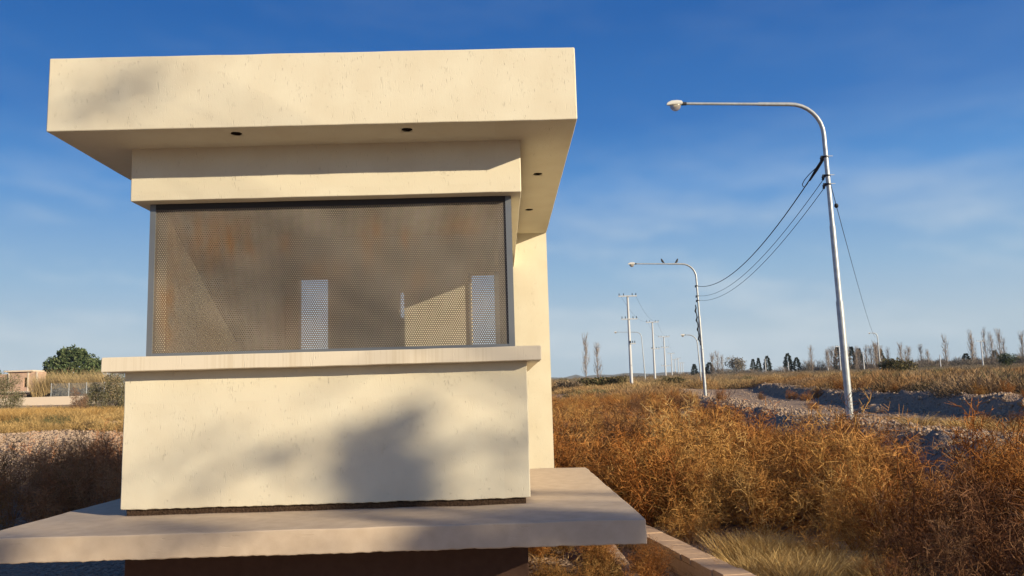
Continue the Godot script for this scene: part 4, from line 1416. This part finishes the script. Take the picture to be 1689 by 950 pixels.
# trees that stand behind and right of the viewer; their loose crowns shade parts of the booth
func build_shade_trees():
	rng.seed = 1201
	var lf := [Color(0.06, 0.075, 0.03), Color(0.08, 0.09, 0.04), Color(0.10, 0.10, 0.05)]
	# [point shaded on the booth, reach, weight]
	var spots := [
		[Vector3(-1.10, 1.30, -6.18), 0.14, 0.7], [Vector3(-0.90, 1.2, -6.18), 0.2, 1.1], [Vector3(-0.70, 1.46, -6.18), 0.13, 0.7], [Vector3(-0.85, 0.95, -6.18), 0.22, 1.0], [Vector3(-1.15, 1.05, -6.18), 0.16, 0.6], [Vector3(-1.75, 1.2, -6.18), 0.4, 0.28], [Vector3(-1.05, 0.86, -6.18), 0.18, 0.7], [Vector3(-0.70, 0.84, -6.18), 0.18, 0.8], [Vector3(-0.75, 1.15, -6.18), 0.18, 0.9],
		[Vector3(0.1, 1.2, -6.18), 0.25, 0.15], [Vector3(-1.8, 1.2, -6.18), 0.9, 0.3], [Vector3(-0.2, 1.1, -6.18), 0.6, 0.2], [Vector3(-2.4, 1.0, -6.18), 0.5, 0.2], [Vector3(-1.8, 0.72, -5.33), 0.9, 1.0],
		[Vector3(-0.1, 0.66, -5.33), 0.24, 1.5], [Vector3(0.35, 0.72, -5.33), 0.24, 1.5], [Vector3(0.75, 0.72, -5.33), 0.24, 1.5], [Vector3(-0.45, 0.70, -5.33), 0.22, 1.0], [Vector3(0.5, 0.80, -5.6), 0.22, 1.2], [Vector3(0.0, 0.80, -5.55), 0.2, 1.0], [Vector3(-0.7, 0.8, -5.6), 0.2, 0.6],
		[Vector3(-3.2, 0.7, -5.33), 0.18, 1.0], [Vector3(-2.2, 0.8, -5.65), 0.2, 0.5],
		[Vector3(-2.78, 3.85, -5.72), 0.28, 0.15], [Vector3(-2.98, 3.66, -5.72), 0.28, 0.13], [Vector3(-2.5, 4.02, -5.72), 0.24, 0.10]]
	var root := Vector3(25.5, 0.0, 9.0)
	var o := thing("shade_tree", "loose crowned tree standing behind the viewer on the right", "tree", root)
	var lobes := []
	var paths := []
	for s in spots:
		var c: Vector3 = s[0] + SUN_TO * rng.randf_range(14.5, 15.6) - root
		lobes.append([c, Vector3.ONE * s[1], s[2]])
		paths.append([[Vector3(0, -0.3, 0), Vector3(0.0, 4.0, 0.0), Vector3(c.x * 0.1, lerpf(5.0, c.y, 0.5), c.z * 0.2), c + Vector3(0.7, -0.2, 0.1), c], [0.2, 0.13, 0.04, 0.012, 0.006]])
	part("crown", crown(1300, lobes, 150, 0.05, lf, 0.8), M.leaf, o)
	part("trunk", limb_mesh(paths), mat(Color(0.12, 0.09, 0.065)), o)

# ------------------------------------------------------------------ sky
func build_sky() -> Sky:
	var w := 1024
	var h := 512
	var im := Image.create(w, h, false, Image.FORMAT_RGBF)
	var a := FastNoiseLite.new(); a.seed = 4; a.frequency = 0.9; a.fractal_octaves = 5
	var b := FastNoiseLite.new(); b.seed = 14; b.frequency = 1.6; b.fractal_octaves = 6
	var stops := [-90.0, 0.0, 4.0, 8.0, 14.0, 18.5, 25.0, 40.0, 90.0]
	var cols := [Color(0.20, 0.17, 0.14), Color(0.48, 0.59, 0.668), Color(0.455, 0.575, 0.672), Color(0.295, 0.475, 0.675), Color(0.100, 0.295, 0.64), Color(0.041, 0.183, 0.51), Color(0.020, 0.127, 0.415), Color(0.014, 0.09, 0.32), Color(0.008, 0.05, 0.20)]
	for y in h:
		var el := 90.0 - (y + 0.5) / h * 180.0
		var base := Color.BLACK
		for i in stops.size() - 1:
			if el <= stops[i + 1]:
				base = cols[i].lerp(cols[i + 1], clampf((el - stops[i]) / (stops[i + 1] - stops[i]), 0.0, 1.0))
				break
		for x in w:
			var az := (x + 0.5) / w * TAU
			var c := base
			if el > 0.0:
				var r := deg_to_rad(el)
				var dir := Vector3(sin(az) * cos(r), sin(r), -cos(az) * cos(r))
				# thin streaked veils, most of them low
				var q := Vector3(dir.x * 1.4, dir.y * 7.0 + dir.x * 0.6, dir.z * 1.4)
				var v := a.get_noise_3dv(q * 2.0) * 0.7 + b.get_noise_3dv(q * 5.0) * 0.35
				var low := ss(19.0, 4.0, el) * 0.80 + 0.06
				var k: float = clampf((v + 0.10) * 1.7, 0.0, 1.0) * low
				c = c.lerp(Color(0.62, 0.70, 0.76), k * 0.75)
				# warm glow around the unseen low sun, added to warm the shaded sides
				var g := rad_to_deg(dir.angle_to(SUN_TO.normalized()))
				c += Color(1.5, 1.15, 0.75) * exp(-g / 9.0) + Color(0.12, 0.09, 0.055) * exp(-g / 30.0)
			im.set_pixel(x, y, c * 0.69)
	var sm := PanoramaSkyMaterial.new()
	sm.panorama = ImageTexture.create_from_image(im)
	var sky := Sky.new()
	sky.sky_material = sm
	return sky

func _ready():
	nz.seed = 7; nz.frequency = 0.1; nz.fractal_octaves = 3
	nz2.seed = 19; nz2.frequency = 0.25; nz2.fractal_octaves = 2
	rng.seed = 1
	# camera
	var cam := Camera3D.new()
	cam.name = "camera"
	cam.fov = 38.70
	cam.far = 12000.0
	cam.near = 0.05
	cam.position = EYE
	cam.rotation_degrees = Vector3(7.428, -0.908, -1.647)
	add_child(cam)
	cam.current = true
	# sky, exposure, haze
	var env := Environment.new()
	env.background_mode = Environment.BG_SKY
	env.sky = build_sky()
	env.tonemap_mode = Environment.TONE_MAPPER_LINEAR
	env.tonemap_exposure = 1.45
	env.sdfgi_enabled = true
	env.ssao_enabled = true
	env.ssil_enabled = true
	env.fog_enabled = true
	env.fog_density = 0.00009
	env.fog_light_color = Color(0.78, 0.85, 0.92)
	var we := WorldEnvironment.new()
	we.name = "environment"
	we.environment = env
	add_child(we)
	# sun: low, behind the viewer on the right
	var sun := DirectionalLight3D.new()
	sun.name = "sun"
	sun.light_energy = 1.6
	sun.light_color = Color(1.0, 0.93, 0.80)
	sun.light_angular_distance = 0.5
	sun.shadow_enabled = true
	add_child(sun)
	sun.look_at_from_position(SUN_TO * 10.0, Vector3.ZERO)
	make_materials()
	build_ground()
	build_booth()
	kerb("brick_kerb", Vector3(1.22, 0, -9.9), Vector3(1.98, 0, -4.9), 0.24, 0.20, 0.22, "low brick kerb with lit top running from behind the slab to the bottom right")
	kerb("block_kerb", Vector3(1.01, 0, -8.75), Vector3(1.01, 0, -5.0), 0.12, 0.12, 0.28, "narrow pale block kerb under the right overhang of the slab")
	build_poles()
	build_left_side()
	build_far_plants()
	build_weeds()
	build_stones()
	build_shade_trees()
